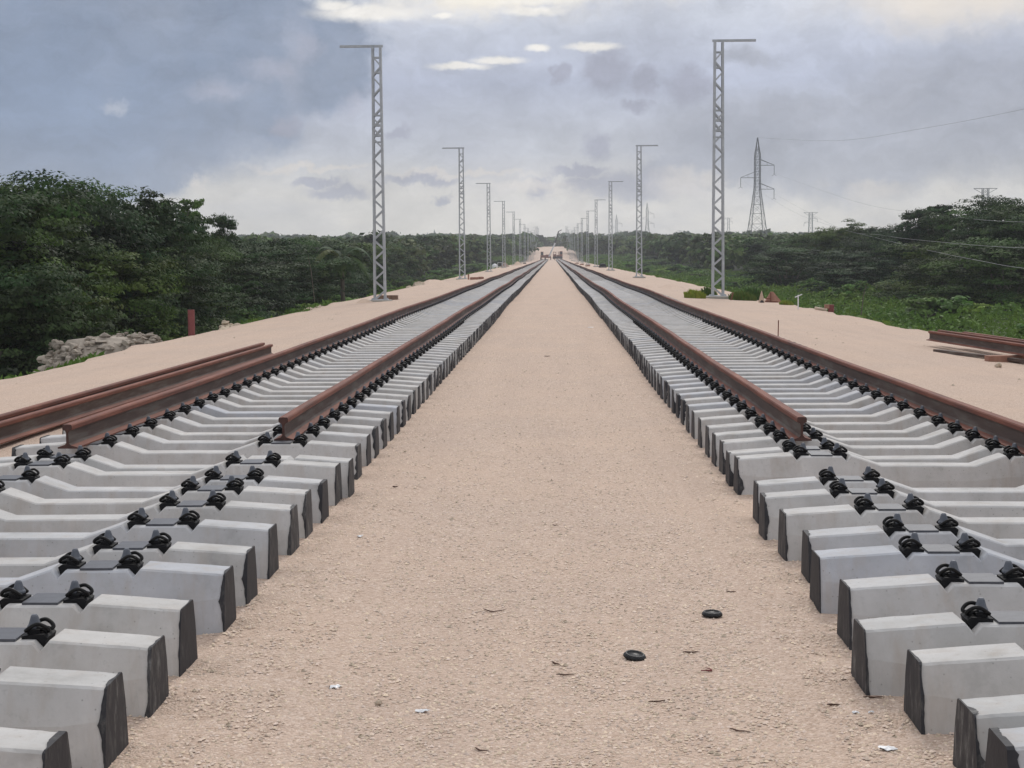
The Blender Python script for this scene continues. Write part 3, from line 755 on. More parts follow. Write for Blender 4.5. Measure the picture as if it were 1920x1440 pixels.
# ------------------------------------------------------------------ rocks, litter and small things
def rock_mb(mb, c_, r_, seed, mi=0, flat=.75):
    rr = random.Random(seed); n = 6; m_ = 4; vs = []; fs = []
    for i in range(m_+1):
        ph = math.pi*i/m_
        for j in range(n):
            th = 2*math.pi*j/n + (i % 2)*.4
            d = Vector((math.sin(ph)*math.cos(th), math.sin(ph)*math.sin(th), math.cos(ph)))
            q = r_*(0.72 + .5*mnoise.noise(d*1.6 + Vector((seed*1.7, 0, 0))) + .34*rr.random())
            vs.append((c_[0]+d.x*q, c_[1]+d.y*q, c_[2]+d.z*q*flat))
    for i in range(m_):
        for j in range(n): fs.append((i*n+j, (i+1)*n+j, (i+1)*n+(j+1) % n, i*n+(j+1) % n))
    mb.add(vs, fs, mi)
def heap(name, cx, cy, rx, ry, h, n, mat, label, cat, seed, rmin=.1, rmax=.35):
    rr = random.Random(seed); mb = MB()
    g0 = -1.0 if False else None
    for k in range(n):
        a = rr.random()*6.283; q = math.sqrt(rr.random())
        x = cx + rx*q*math.cos(a); y = cy + ry*q*math.sin(a)
        z = max(bed_z(x, y), -3.2) + h*(1-q)**0.8*(1+.35*fbm(x*1.3, y*1.3, seed)) - .05
        rock_mb(mb, (x, y, z + rr.uniform(-.08, .06)), rmin + (rmax*(1.5 if k % 23 == 0 else 1)-rmin)*rr.random()**1.8, seed*31+k, 0, rr.uniform(.35, .9))
    # core so that the heap is closed
    vs = [(cx, cy, max(bed_z(cx, cy), -3.2)+h*.95)]; fs = []
    for i, q in enumerate((.35, .7, 1.05)):
        for j in range(18):
            a = j/18*6.283; x = cx+rx*q*math.cos(a); y = cy+ry*q*math.sin(a)
            vs.append((x, y, max(bed_z(x, y), -3.2) + max(0, h*(1-q)**.8 if q < 1 else 0) - .04 - .5*(q > 1)))
    for j in range(18): fs.append((0, 1+j, 1+(j+1) % 18))
    for i in range(2):
        for j in range(18): fs.append((1+i*18+j, 1+(i+1)*18+j, 1+(i+1)*18+(j+1) % 18, 1+i*18+(j+1) % 18))
    mb.add(vs, fs)
    return tag(mb.build(name, mat), label, cat, kind='stuff')
heap('rubble_pile', X(112, 36), 36.3, 2.3, 1.5, 1.6, 900, 'rock', 'pile of grey broken limestone rubble below the left shoulder, in front of the dark trees', 'rubble', 2, .025, .17)
heap('rubble_pile', X(225, 39), 39.0, 1.0, 1.4, 1.0, 150, 'rock', 'low dark tail of broken rock reaching from the rubble pile up to the gravel edge', 'rubble', 5, .04, .16)
heap('rubble_pile', X(403, 44), 45.0, .50, 1.6, .50, 80, 'pale_rock', 'small tan rock heap on the left gravel edge, beyond the red-brown post', 'rubble', 8, .04, .15)
heap('rubble_pile', X(560, 60), 62.0, .5, 5.0, .35, 110, 'pale_rock', 'row of broken stones along the left gravel edge, left of the first lattice mast', 'rubble', 9, .06, .22)
for (px, Z, r_, lab) in ((770, 104, .42, 'brownish boulder lying on the left gravel edge between the two nearest left masts'), (787, 106, .46, 'larger pale tan boulder of the pair between the two nearest left masts'),
                     (1300, 66, .16, 'small pale round stone at the right gravel edge behind the green weeds'), (1868, 24.6, .07, 'small brown stone beside the stacked rails on the right'),
                     (1601, 50, .13, 'pale flat stone on the right gravel edge past the red barrel')):
    x = X(px, Z); mb = MB(); rock_mb(mb, (x, Z, bed_z(x, Z)+r_*.35), r_, int(px)); rock_mb(mb, (x+r_*.45, Z+.1, bed_z(x, Z)+r_*.25), r_*.7, int(px)+3)
    tag(mb.build('boulder', 'pale_rock', smooth=False), lab, 'rock')
def mound(x, y, rx, ry, h, lab, mat='sand'):
    mb = MB(); vs = []; fs = []; n = 24; m_ = 6
    for i in range(m_+1):
        q = i/m_
        for j in range(n):
            a = j/n*6.283; xx_ = x+rx*q*math.cos(a)*(1+.12*math.sin(3*a)); yy_ = y+ry*q*math.sin(a)
            vs.append((xx_, yy_, bed_z(xx_, yy_) + h*(0.5+0.5*math.cos(math.pi*q))*(1+.15*fbm(xx_*4, yy_*4)) - .01 - .05*(q == 1)))
    for i in range(m_):
        for j in range(n): fs.append((i*n+j, (i+1)*n+j, (i+1)*n+(j+1) % n, i*n+(j+1) % n))
    mb.add(vs, fs); return tag(mb.build('sand_mound', mat, smooth=True), lab, 'sand mound')
mound(X(683, 63), 63, .42, .9, .16, 'little heap of sand left of the first left lattice mast')
mound(X(972, 300), 300, 1.1, 3, .75, 'low tan spoil mound between the far left masts')
mound(X(948, 262), 262, .9, 3, .8, 'brown spoil mound behind the white water tank on the left', 'wood')
mound(X(812, 112), 112, 1.3, 5, .25, 'long low hump of gravel on the left edge past the boulders', 'gravel')
mound(X(1262, 84), 84, .9, 4, .22, 'low hump of gravel on the right edge between the first two right masts', 'gravel')

def ground_at(px, py, x_off=0):
    Z = EYE*F/(py-HZ(px)); return (X(px, Z), Z)
def twig(px, py, L, ang, lab, curve=.2, r_=.0028, red=False):
    x, y = ground_at(px, py); z = bed_z(x, y); pts = []
    for i in range(7):
        t_ = i/6-.5; c_ = curve*L*(t_*t_-.1)*2
        pts.append((x+L*t_*math.cos(ang)-c_*math.sin(ang), y+L*t_*math.sin(ang)+c_*math.cos(ang), z+.006+.001*math.sin(i*1.7)))
    mb = MB(); mb.tube(pts, [r_*.6, r_, r_*1.2, r_, r_*.9, r_*.7, r_*.4], 5)
    return tag(mb.build('twig', 'redpaint' if red else 'twig', smooth=True), lab, 'twig')
twig(922, 1155, .11, -.1, 'thin dark twig bent like a bow on the gravel in the lower centre', .9)
twig(1039, 1258, .05, -.9, 'short dark forked twig on the gravel below the centre', .2, .004)
twig(1058, 1281, .075, .05, 'thin straight twig below the short forked one')
twig(1298, 1237, .075, .0, 'dark straight twig just right of the nearer black washer', .1, .0035)
twig(1330, 1271, .05, 1.1, 'small reddish curled twig below the twig right of the nearer washer', 1.5, .0035, True)
twig(1372, 1118, .05, -.2, 'short dark curved twig above the farther black washer', .4)
twig(1237, 1333, .09, .3, 'slim dark twig near the bottom of the gravel strip', .1)
twig(1390, 1391, .08, -.5, 'slim brown twig lowest on the right of the gravel strip', .2)
twig(1645, 1326, .085, .0, 'brown straight twig near the sleepers at lower right', .02, .003)
twig(1568, 1341, .05, .0, 'shorter brown twig left of the straight one at lower right', .1, .0035)
twig(895, 1428, .06, -.6, 'twig at the very bottom edge of the photo', .4)
twig(1040, 991, .04, -.1, 'tiny reddish twig in the middle of the gravel strip', .1)
twig(737, 921, .04, .0, 'tiny dark twig near the left track sleepers', .3, .005)
twig(1027, 668, .1, .1, 'dark curled scrap far up the middle of the gravel strip', 1.0, .006)
def washer(px, py, tilt, lab):
    x, y = ground_at(px, py); mb = MB()
    prof = []
    n = 28; vs = []; fs = []
    ringp = [(.033, .010), (.035, .0155), (.041, .0155), (.049, .006), (.050, 0), (.046, -.004)]
    for j in range(n):
        a = j/n*6.283
        for (r_, z) in ringp: vs.append((r_*math.cos(a), r_*math.sin(a), z))
    k = len(ringp)
    for j in range(n):
        for i in range(k-1): fs.append((j*k+i, j*k+i+1, ((j+1) % n)*k+i+1, ((j+1) % n)*k+i))
    ct = len(vs); vs.append((0, 0, .011))
    for j in range(n): fs.append((ct, j*k, ((j+1) % n)*k))
    mb.add(vs, fs); o = mb.build('rubber_washer', 'rubber', smooth=True)
    o.location = (x, y, bed_z(x, y)+.009); o.rotation_euler = (tilt, tilt*.6, .4)
    return tag(o, lab, 'washer', 'black washers on the gravel')
washer(1190, 1247, .14, 'black round rubber washer on the gravel, the nearer and slightly tilted one')
washer(1337, 1166, .02, 'black round rubber washer on the gravel, the farther flat one')
def scrap(px, py, s_, lab, seed, n=14):
    x, y = ground_at(px, py); rr = random.Random(seed); mb = MB(); z = bed_z(x, y)
    vs = [(x, y, z+.012)]
    for j in range(n):
        a = j/n*6.283; q = s_*(.55+.6*rr.random()); vs.append((x+q*math.cos(a), y+q*.75*math.sin(a), z+.004+.008*rr.random()))
    mb.add(vs, [(0, 1+j, 1+(j+1) % n) for j in range(n)])
    vs2 = [(a, b_, c_-.002) for a, b_, c_ in vs]; mb.add(vs2, [(0, 1+(j+1) % n, 1+j) for j in range(n)])
    return tag(mb.build('plastic_scrap', 'white'), lab, 'plastic scrap')
scrap(617, 1300, .032, 'crumpled white plastic scrap on the gravel at lower left', 1)
scrap(783, 1349, .026, 'small whitish plastic scrap near the bottom left of the gravel strip', 2)
scrap(1672, 1427, .034, 'white plastic scrap at the bottom right of the gravel', 3)
scrap(1610, 1357, .016, 'tiny white plastic scrap beside the sleepers at lower right', 4)
scrap(1640, 1357, .012, 'tiniest white flake right of another flake at lower right', 9)
scrap(668, 1018, .022, 'thin white plastic scrap left of the middle of the gravel strip', 5)
scrap(1110, 614, .12, 'flat whitish scrap far up the gravel strip', 6)
x, y = ground_at(700, 1334); mb = MB(); rock_mb(mb, (x, y, bed_z(x, y)+.008), .018, 77); tag(mb.build('pebble', 'pale_rock'), 'single pale pebble standing out on the gravel at lower left', 'pebble')
x, y = ground_at(492, 1152); 
# red-brown post at the left edge
x, Z = X(356, 38), 38.0; z0 = bed_z(x, Z)
mb = MB(); mb.lathe([(.085, -.3), (.085, .62), (.08, .635), (.06, .635), (.058, .55)], 18, (x, Z, z0)); tag(mb.build('steel_post', 'redpaint', smooth=False), 'stubby red-brown steel pipe post standing at the left gravel edge', 'post')
mb = MB(); x, Z = 4.28, 29.5; z0 = bed_z(x, Z)-.05; mb.tube([(x, Z, z0), (x+.01, Z, z0+.52)], .011, 6); tag(mb.build('rebar_stake', 'rust'), 'thin rusty rebar stake upright just outside the right track', 'stake')
mb = MB(); x, Z = X(1372, 62), 62; z0 = bed_z(x, Z); mb.tube([(x-.05, Z, z0), (x+.05, Z, z0+.32)], .02, 6); tag(mb.build('marker_stake', 'redpaint'), 'short leaning red marker stake right of the first right mast', 'stake')
x, Z = X(1495, 53), 53; z0 = bed_z(x, Z); mb = MB(); mb.bar((x, Z, z0-.1), (x, Z, z0+.48), .035); mb.bar((x-.11, Z, z0+.40), (x+.13, Z, z0+.50), .03)
tag(mb.build('white_cross_stake', 'white'), 'thin white stake with a crosspiece at the right gravel edge', 'stake')
# steel cone and formwork right of the first right mast
x, Z = X(1427, 60), 60; z0 = bed_z(x, Z); r0 = empty('cone_form', (x, Z, z0)); tag(r0, 'pale pointed cone form with an arched opening, right of the first right mast', 'cone form')
mb = MB(); mb.lathe([(.13, 0), (.012, .46)], 14); mb.build('cone_shell', 'sand', r0); mb = MB(); mb.tube([(-.065, -.135, .0), (-.062, -.130, .055), (0, -.115, .10), (.062, -.130, .055), (.065, -.135, .0)], .008, 5)
mb.add([(-.06, -.128, .002), (.06, -.128, .002), (.055, -.117, .06), (0, -.112, .092), (-.055, -.117, .06)], [(0, 1, 2, 3, 4)]); mb.build('opening', 'dark', r0)
x, Z = X(1447, 61), 61; z0 = bed_z(x, Z); r0 = empty('formwork_panel', (x, Z, z0)); tag(r0, 'rusty pyramid of leaning formwork plates beside the pale cone on the right', 'formwork')
mb = MB(); mb.add([(-.30, -.1, 0), (.36, -.15, 0), (.33, .3, 0), (-.28, .3, 0), (-.06, .08, .42), (.05, .08, .41)], [(0, 1, 5, 4), (1, 2, 5), (2, 3, 4, 5), (3, 0, 4), (0, 3, 2, 1)]); mb.build('plate', 'red_wood', r0)
mb = MB(); mb.bar((-.30, -.13, .02), (.2, -.17, .02), .05); mb.bar((-.08, -.14, .02), (-.07, -.02, .38), .04); mb.bar((-.3, -.13, .15), (-.08, -.12, .16), .03); mb.build('frame', 'rust', r0)
# barrel and pipe
x, Z = X(1556, 51), 51; z0 = bed_z(x, Z)-.12; r0 = empty('red_barrel', (x, Z, z0)); tag(r0, 'dark red steel drum with a square lid block at the right gravel edge', 'drum')
mb = MB(); mb.lathe([(.10, 0), (.105, .02), (.10, .04), (.10, .15), (.105, .17), (.10, .19), (.10, .34), (.095, .36)], 16); mb.build('drum_body', 'redpaint', r0)
mb = MB(); mb.box((-.14, -.03, .30), (.15, .12, .13)); mb.build('lid_block', 'red_wood', r0)
x, Z = X(1575, 52), 52; z0 = bed_z(x, Z); mb = MB(); mb.tube([(x-.02, Z, z0+.12), (x+.55, Z-.6, z0+.02)], .075, 10); tag(mb.build('pale_pipe', 'footing'), 'pale pipe lying behind the red drum on the right edge', 'pipe')
x, Z = X(1538, 52), 52; z0 = bed_z(x, Z); mb = MB(); mb.tube([(x-.22, Z, z0+.10), (x+.18, Z, z0+.03)], .05, 8); tag(mb.build('pale_pipe', 'pale_rock'), 'short pale pipe left of the red drum on the right edge', 'pipe')
# crates and boards at the left masts
def tray(x, y, w, d_, h, lab, rz=0, mat='red_wood'):
    r0 = empty('wooden_tray', (x, y, bed_z(x, y)), rz); tag(r0, lab, 'wooden tray')
    for (cx_, cy_, ww, dd) in ((0, -d_/2, w, .04), (0, d_/2, w, .04)):
        mb = MB(); mb.box((cx_, cy_, h/2), (ww, dd, h)); mb.build('side_board', mat, r0)
    for sx in (-1, 1):
        mb = MB(); mb.box((sx*(w/2-.02), 0, h/2), (.04, d_-.045, h*.96)); mb.build('end_board', mat, r0)
    mb = MB(); mb.box((0, 0, .02), (w-.09, d_-.05, .03)); mb.build('bottom', 'wood', r0)
tray(X(728, 65.5), 65.5, .86, .6, .19, 'brown wooden tray lying behind the first left mast', .05, 'wood')
tray(X(891, 118), 118, .62, 1.2, .17, 'reddish wooden tray left of its twin, right of the second left mast', 0)
tray(X(903, 119), 119, .40, 1.2, .18, 'reddish wooden tray right of its twin and nearer the track, by the second left mast', .1)
mb = MB(); x = X(880, 120); mb.box((x, 120, bed_z(x, 120)+.17), (.12, .12, .5)); tag(mb.build('wooden_post', 'red_wood'), 'short wooden post right behind the second left mast', 'post')
for i, (px, Z, lab) in enumerate(((976, 330, 'second dark board by the left track, level with the sixth left mast'), (985, 352, 'dark board lying past the tan spoil mound on the left'), (1083, 330, 'flat dark board on the right shoulder, farther than the other two'),
                                  (1092, 285, 'middle one of three dark boards on the right shoulder'), (1103, 250, 'nearest of three dark boards on the far right shoulder'))):
    x = X(px, Z); mb = MB(); mb.box((x, Z, bed_z(x, Z)+.10), (.75, 2.2, .16)); mb.box((x+.1, Z, bed_z(x, Z)+.21), (.4, 1.6, .05)); tag(mb.build('board_stack', 'red_wood' if i != 1 else 'dark'), lab, 'boards')
# white water tank and generator
Z = 262; x = X(929.5, Z); r0 = empty('water_tank', (x, Z, bed_z(x, Z)-.15)); tag(r0, 'white domed water tank at the left gravel edge near the third left mast', 'water tank')
mb = MB(); mb.lathe([(.46, 0), (.50, .1), (.50, .35), (.48, .38), (.50, .42), (.50, .85), (.44, 1.05), (.28, 1.18), (.12, 1.22)], 20); mb.build('tank_body', 'white', r0, True); mb = MB(); mb.lathe([(.13, 1.2), (.13, 1.28), (.05, 1.30)], 12); mb.build('lid', 'white', r0)
x = X(939, Z+2); r0 = empty('generator', (x, Z+2, bed_z(x, Z))); tag(r0, 'dark generator in a pale frame right of the white water tank', 'generator')
mb = MB(); mb.box((0, 0, .4), (.62, .5, .42)); mb.build('engine_box', 'dark', r0)
mb = MB()
for sx in (-.36, .36):
    mb.bar((sx, -.3, 0), (sx, -.3, .8), .05); mb.bar((sx, .3, 0), (sx, .3, .8), .05); mb.bar((sx, -.3, .8), (sx, .3, .8), .05)
for zz_ in (.12, .8): mb.bar((-.36, -.3, zz_), (.36, -.3, zz_), .06); mb.bar((-.36, .3, zz_), (.36, .3, zz_), .06)
mb.build('frame', 'white', r0)
Z = 222; x = X(1131, Z); r0 = empty('parked_trailer', (x, Z, bed_z(x, Z)-.1)); tag(r0, 'low dark machine with a rounded cover behind the third right mast', 'trailer')
mb = MB(); mb.box((0, 0, .30), (1.1, 1.6, .25)); mb.build('chassis', 'dark', r0); mb = MB(); mb.lathe([(.5, .42), (.48, .6), (.3, .74), (.05, .78)], 14); mb.build('cover', 'guide', r0, True)

# ------------------------------------------------------------------ lattice masts
MH = 10.4
def mast_parts():
    chords = []; w0, w1 = .60, .475; dp = .30
    ch = []
    for s in (-1, 1):
        mb = MB()
        a0 = Vector((s*(w0/2-.05), 0, 0)); a1 = Vector((s*(w1/2-.045), 0, MH))
        mb.post(a0, a1, .014, dp)           # channel web
        for yy_ in (-dp/2+.006, dp/2-.006):
            mb.post(a0 + Vector((-s*.040, yy_, 0)), a1 + Vector((-s*.040, yy_, 0)), .085, .012)
        ch.append(mb.mesh('chord', 'galv'))
    def hx(z): return (w0 + (w1-w0)*z/MH)/2 - .06
    nodes = []
    step = .83/1.0; z = .08; s = 1
    zx0, zx1 = MH*.655, MH*.735
    levels = [z]
    while z < MH-.45: z += step/2*1.0*1.0; levels.append(z)
    laces = []
    for yy_, o_ in ((-dp/2-.009, 1), (dp/2+.009, -1)):
        lace = MB(); s = 1
        for a, b_ in zip(levels[:-1], levels[1:]):
            mid = (a+b_)/2
            lace.strip((s*hx(a), yy_, a), (-s*hx(b_), yy_, b_), .058, .010)
            if zx0 < mid < zx1: lace.strip((-s*hx(a), yy_-o_*.012, a), (s*hx(b_), yy_-o_*.012, b_), .058, .010)
            s = -s
        for zz_ in (zx0-.25, zx0, (zx0+zx1)/2, zx1, MH*.90, MH*.95+.1): lace.strip((-hx(zz_), yy_+o_*.012, zz_), (hx(zz_), yy_+o_*.012, zz_), .05, .010)
        laces.append(lace.mesh('lacing', 'galv'))
    return ch, laces
ch_me, lace_me = mast_parts()
arm = MB(); arm.box((.62, 0, MH+.045), (1.76, .12, .09)); arm_me = arm.mesh('top_arm', 'galv')
bp = MB(); bp.box((0, 0, .02), (.70, .42, .035))
for sx in (-.3, .3):
    for sy in (-.19, .19): bp.lathe([(.025, .03), (.025, .09)], 6, (sx, sy, 0))
bp_me = bp.mesh('base_plate', 'galv')
ft = MB(); ft.lathe([(.52, -.25), (.52, .08), (.49, .10)], 20); ft_me = ft.mesh('footing', 'footing')
def make_mast():
    r0 = empty('lattice_mast')
    for m_ in ch_me: obj('chord', m_, r0)
    [obj('lacing', q_, r0) for q_ in lace_me]; obj('top_arm', arm_me, r0); obj('base_plate', bp_me, r0, (0, 0, .085)); obj('footing', ft_me, r0)
    return r0
mast = make_mast(); first = True
ml = ['nearest', 'second nearest', 'third nearest', 'fourth nearest', 'fifth nearest', 'sixth nearest']
LXm = [-7.13, -7.2, -7.5, -7.6, -7.5]; RXm = [6.8, 6.92, 6.9, 6.9, 6.95]
for side in (-1, 1):
    nm = 'left' if side < 0 else 'right'
    for i in range(14):
        if side > 0 and i == 13: continue
        y = 63.9 + 60*i
        o = mast if first else copy_tree(mast); first = False
        x = (LXm if side < 0 else RXm)[min(i, 4)]
        o.location = (x, y, bed_z(x, y) - .04); o.rotation_euler = (0, 0, math.pi if side < 0 else 0)
        if side > 0: o.location.z += .05
        lab = ('%s lattice mast of the %s row, its arm pointing away from the tracks' % (ml[i], nm)) if i < 6 else 'far lattice mast seen tiny near the vanishing point in the %s row' % nm
        tag(o, lab, 'lattice mast', 'lattice masts of the %s row' % nm)

# ------------------------------------------------------------------ pylons
def body_lattice(mb, levels, w):
    """levels: list of (z, half width)"""
    for (z0, h0), (z1, h1) in zip(levels[:-1], levels[1:]):
        c0 = [(-h0, -h0, z0), (h0, -h0, z0), (h0, h0, z0), (-h0, h0, z0)]; c1 = [(-h1, -h1, z1), (h1, -h1, z1), (h1, h1, z1), (-h1, h1, z1)]
        for i in range(4):
            j = (i+1) % 4
            mb.bar(c0[i], c1[i], w*1.5); mb.bar(c0[i], c1[j], w*.7); mb.bar(c0[j], c1[i], w*.7)
            mb.bar(c1[i], c1[j], w*.7)
def pylon_mesh():
    mb = MB(); lv = [(0, 2.5), (3.6, 2.1), (7, 1.75), (9.5, 1.45), (11.7, 1.2), (13.6, .97), (15.2, .78), (16.6, .62), (17.9, .56), (19.2, .55), (20.5, .55), (21.8, .55), (23.0, .55), (24.2, .5), (25.6, .28), (27.6, .04)]
    body_lattice(mb, lv, .075); return mb.mesh('lattice_body', 'galv_dark')
def arm_mesh(s):
    mb = MB(); L = 3.1
    for yy_ in (-.4, .4):
        mb.bar((0, yy_, 0), (s*L, 0, 0), .09); mb.bar((0, yy_, 1.25), (s*L, 0, .05), .08)
    mb.bar((s*L*.5, -.2, 0), (s*L*.5, 0, .62), .06)
    return mb.mesh('cross_arm', 'galv_dark')
def ins_mesh():
    mb = MB(); mb.tube([(0, 0, 0), (0, 0, -1.9)], .06, 6); mb.bar((-.5, 0, -2.25), (0, 0, -1.9), .05); mb.bar((.5, 0, -2.25), (0, 0, -1.9), .05); return mb.mesh('insulator', 'galv_dark')
pm, am, im = pylon_mesh(), {s: arm_mesh(s) for s in (-1, 1)}, ins_mesh()
def make_pylon():
    r0 = empty('power_pylon'); obj('lattice_body', pm, r0)
    for s, z in ((1, 21.8), (-1, 19.2), (1, 16.8)):
        a = obj('cross_arm', am[s], r0, (s*.5, 0, z)); obj('insulator', im, a, (s*3.1, 0, 0))
    return r0
py0 = make_pylon()
for i, (px, Z, top, lab) in enumerate(((1418, 330, 262, 'large slender power pylon with three side arms, right of the first right mast'), (1214, 815, 382, 'small power pylon with three side arms, just right of the second right mast'),
                                       (1157, 1010, 404, 'tiny power pylon with side arms right of the third right mast'))):
    o = py0 if i == 0 else copy_tree(py0)
    zt = UP(px, top, Z); o.location = (X(px, Z), Z, zt-27.6); o.rotation_euler = (0, 0, .12 if i == 0 else .05); tag(o, lab, 'pylon', 'power pylons with side arms')
def tpylon():
    r0 = empty('power_pylon'); mb = MB(); body_lattice(mb, [(0, 1.9), (4, 1.6), (8, 1.3), (12, 1.1), (15, .95), (18, .9), (20, .9), (22, .9)], .11); mb.build('lattice_body', 'galv_dark', r0)
    mb = MB(); mb.bar((-3.8, 0, 22), (3.8, 0, 22), .2); mb.bar((-3.8, 0, 22), (-.9, 0, 20.4), .13); mb.bar((3.8, 0, 22), (.9, 0, 20.4), .13); mb.build('top_beam', 'galv_dark', r0)
    for s, z in ((1, 18.8), (-1, 16.6)):
        mb = MB(); mb.bar((s*.9, 0, z), (s*3.6, 0, z-.3), .14); mb.bar((s*.9, 0, z+1.2), (s*3.6, 0, z-.2), .12); a = mb.build('cross_arm', 'galv_dark', r0)
        mb = MB(); mb.tube([(s*3.6, 0, z-.3), (s*3.6, 0, z-2)], .08, 5); mb.build('insulator', 'galv_dark', a)
    return r0
tp = tpylon()
for i, (px, Z, top, lab) in enumerate(((1838, 507, 356, 'flat-topped power pylon rising out of the trees at the right edge'), (1517, 846, 400, 'smaller flat-topped power pylon above the treetops right of the big pylon'),
                                       (1365, 1450, 410, 'faint flat-topped pylon between the first right mast and the big pylon'), (1275, 2100, 433, 'tiny flat-topped pylon on the horizon left of the first right mast'))):
    o = tp if i == 0 else copy_tree(tp); o.location = (X(px, Z), Z, UP(px, top, Z)-22); tag(o, lab, 'pylon', 'flat-topped power pylons')
for i, (px, Z, top, lab) in enumerate(((817, 1500, 432, 'tiny slim radio mast on the horizon between the first two left masts, the taller one'), (804, 1500, 437, 'tiny slim radio mast on the horizon between the first two left masts, the shorter one'))):
    mb = MB(); zt = UP(px, top, Z); mb.bar((X(px, Z), Z, zt-24), (X(px, Z), Z, zt), .8); mb.bar((X(px, Z)-1.1, Z, zt-2), (X(px, Z)+1.1, Z, zt-2), .6); tag(mb.build('radio_mast', 'galv_dark'), lab, 'radio mast')
def cable(pts, r_, lab):
    P_ = [Vector((X(px, Z), Z, UP(px, py, Z))) for px, py, Z in pts]
    mb = MB(); mb.tube(smooth_path(P_, 6), r_*.72, 5)
    return tag(mb.build('power_cable', 'cable', smooth=True), lab, 'power cable', 'cables of the near power line')
cable([(1447, 327, 330), (1600, 380, 215), (1760, 405, 130), (1920, 418, 80), (2350, 400, 40)], .014, 'power cable from the big pylon passing highest in front of the right-hand trees')
cable([(1447, 364, 330), (1560, 424, 200), (1650, 442, 140), (1740, 453, 105), (1920, 466, 72), (2350, 460, 38)], .015, 'middle power cable crossing in front of the right-hand trees')
cable([(1392, 342, 330), (1480, 396, 240), (1560, 426, 180), (1640, 447, 135), (1740, 471, 105), (1830, 489, 85), (1920, 504, 70), (2350, 540, 38)], .015, 'lowest power cable sweeping down across the right-hand trees')
cable([(1418, 262, 330), (1560, 268, 240), (1720, 246, 190), (1920, 208, 148), (2300, 120, 105)], .022, 'thin high wire rising to the right edge in front of the grey cloud')

# ------------------------------------------------------------------ vegetation
def crown_arrays(seed, W, H, nblob, nleaf, ls, shape='round'):
    """leaf centres, sizes, tints, outward directions of one crown with its middle bottom at the origin"""
    r = np.random.default_rng(seed)
    bl = []
    for k in range(nblob):
        a = r.random()*6.283; q = math.sqrt(r.random())
        z = r.random()
        if shape == 'flat': zc = H*(.72+.2*z); rad = W*(.13+.10*r.random()); q *= 1.05
        else: zc = H*(.20+.68*z); rad = W*(.15+.15*r.random()); q *= math.sqrt(max(.12, 1-(abs(z-.35)*1.25)**2))
        bl.append((W*.5*q*math.cos(a)*.85, W*.5*q*math.sin(a)*.85, zc, rad, rad*(.62 if shape != 'flat' else .34), .5+1.0*r.random(), r.random()))
    bl = np.array(bl)
    # every lobe carries flattened sprays of leaves over its upper side
    ns = 11; K = nblob*ns; bi = np.repeat(np.arange(nblob), ns); BB = bl[bi]
    sd = r.normal(size=(K, 3)); sd[:, 2] = sd[:, 2]*.8+.35; sd /= np.linalg.norm(sd, axis=1, keepdims=True)
    sq = .80+.30*r.random(K)
    sc_ = np.stack([BB[:, 0]+sd[:, 0]*sq*BB[:, 3], BB[:, 1]+sd[:, 1]*sq*BB[:, 3], BB[:, 2]+sd[:, 2]*sq*BB[:, 4]], 1)
    sr = BB[:, 3]*(.26+.26*r.random(K)); st_ = .72+.56*r.random(K)
    wts = sr**2; idx = r.choice(K, nleaf, p=wts/wts.sum()); B = BB[idx]
    d = r.normal(size=(nleaf, 3)); d[:, 2] = np.abs(d[:, 2])*.9 - .15; d /= np.linalg.norm(d, axis=1, keepdims=True)
    q = (r.random(nleaf)**.42)*sr[idx]
    c_ = sc_[idx] + d*q[:, None]*np.array([1, 1, .48]); d = d*.7 + sd[idx]*.6
    inner = r.random(nleaf) < .22
    c_ = np.where(inner[:, None], B[:, :3] + (c_-B[:, :3])*.62, c_)
    s_ = ls*(.6+.8*r.random(nleaf)); s_ = np.where(inner, s_*1.5, s_)
    B = B.copy(); B[:, 5] *= st_[idx]
    tn = B[:, 5]*(.8+.4*r.random(nleaf)); tint = np.stack([tn*(.85+.4*B[:, 6]), tn, tn*(.9+.1*B[:, 6])], 1)
    return c_, s_, tint, d, bl
def trunk_mb(seed, H, bl, r_=.16):
    rr = random.Random(seed); mb = MB(); top = H*.55
    pts = [(0, 0, -.6), (rr.uniform(-.1, .1), rr.uniform(-.1, .1), top*.35), (rr.uniform(-.3, .3), rr.uniform(-.3, .3), top*.7), (rr.uniform(-.4, .4), rr.uniform(-.4, .4), top)]
    mb.tube(smooth_path(pts, 3), [r_*(1.2-.8*i/9) for i in range(10)], 7)
    for b_ in bl[:9]:
        s_ = Vector(pts[2 if rr.random() < .5 else 1]); e = Vector((b_[0], b_[1], b_[2])); mid = s_.lerp(e, .5) + Vector((0, 0, -.15*H*.3))
        mb.tube([s_, mid, e], [r_*.5, r_*.32, r_*.12], 5)
    return mb
tree_protos = {}
def proto_tree(key, seed, W, H, nb, nl, ls, shape='round', name='jungle_tree', mat='leaf'):
    c_, s_, t_, d_, bl = crown_arrays(seed, W, H, nb, nl, ls, shape)
    tree_protos[key] = (name, leaf_mesh('crown', c_, s_, t_, mat, seed, out=d_), trunk_mb(seed, H, bl, .14 if shape != 'flat' else .11).mesh('trunk', 'bark'), H, W)
for k in range(5): proto_tree('n%d' % k, 100+k, 6.4, 7.2, 30, 30000, .074)
for k in range(4): proto_tree('m%d' % k, 200+k, 6.4, 7.2, 24, 9000, .14)
proto_tree('flat', 300, 5.2, 8.0, 13, 8000, .085, 'flat')
proto_tree('flat2', 301, 6.0, 8.0, 16, 9000, .085, 'flat')
proto_tree('s0', 401, 2.6, 2.0, 14, 3600, .10, 'round', 'leafy_shrub', 'leaf')
proto_tree('s1', 402, 3.2, 2.2, 16, 4200, .11, 'round', 'leafy_shrub', 'grass')
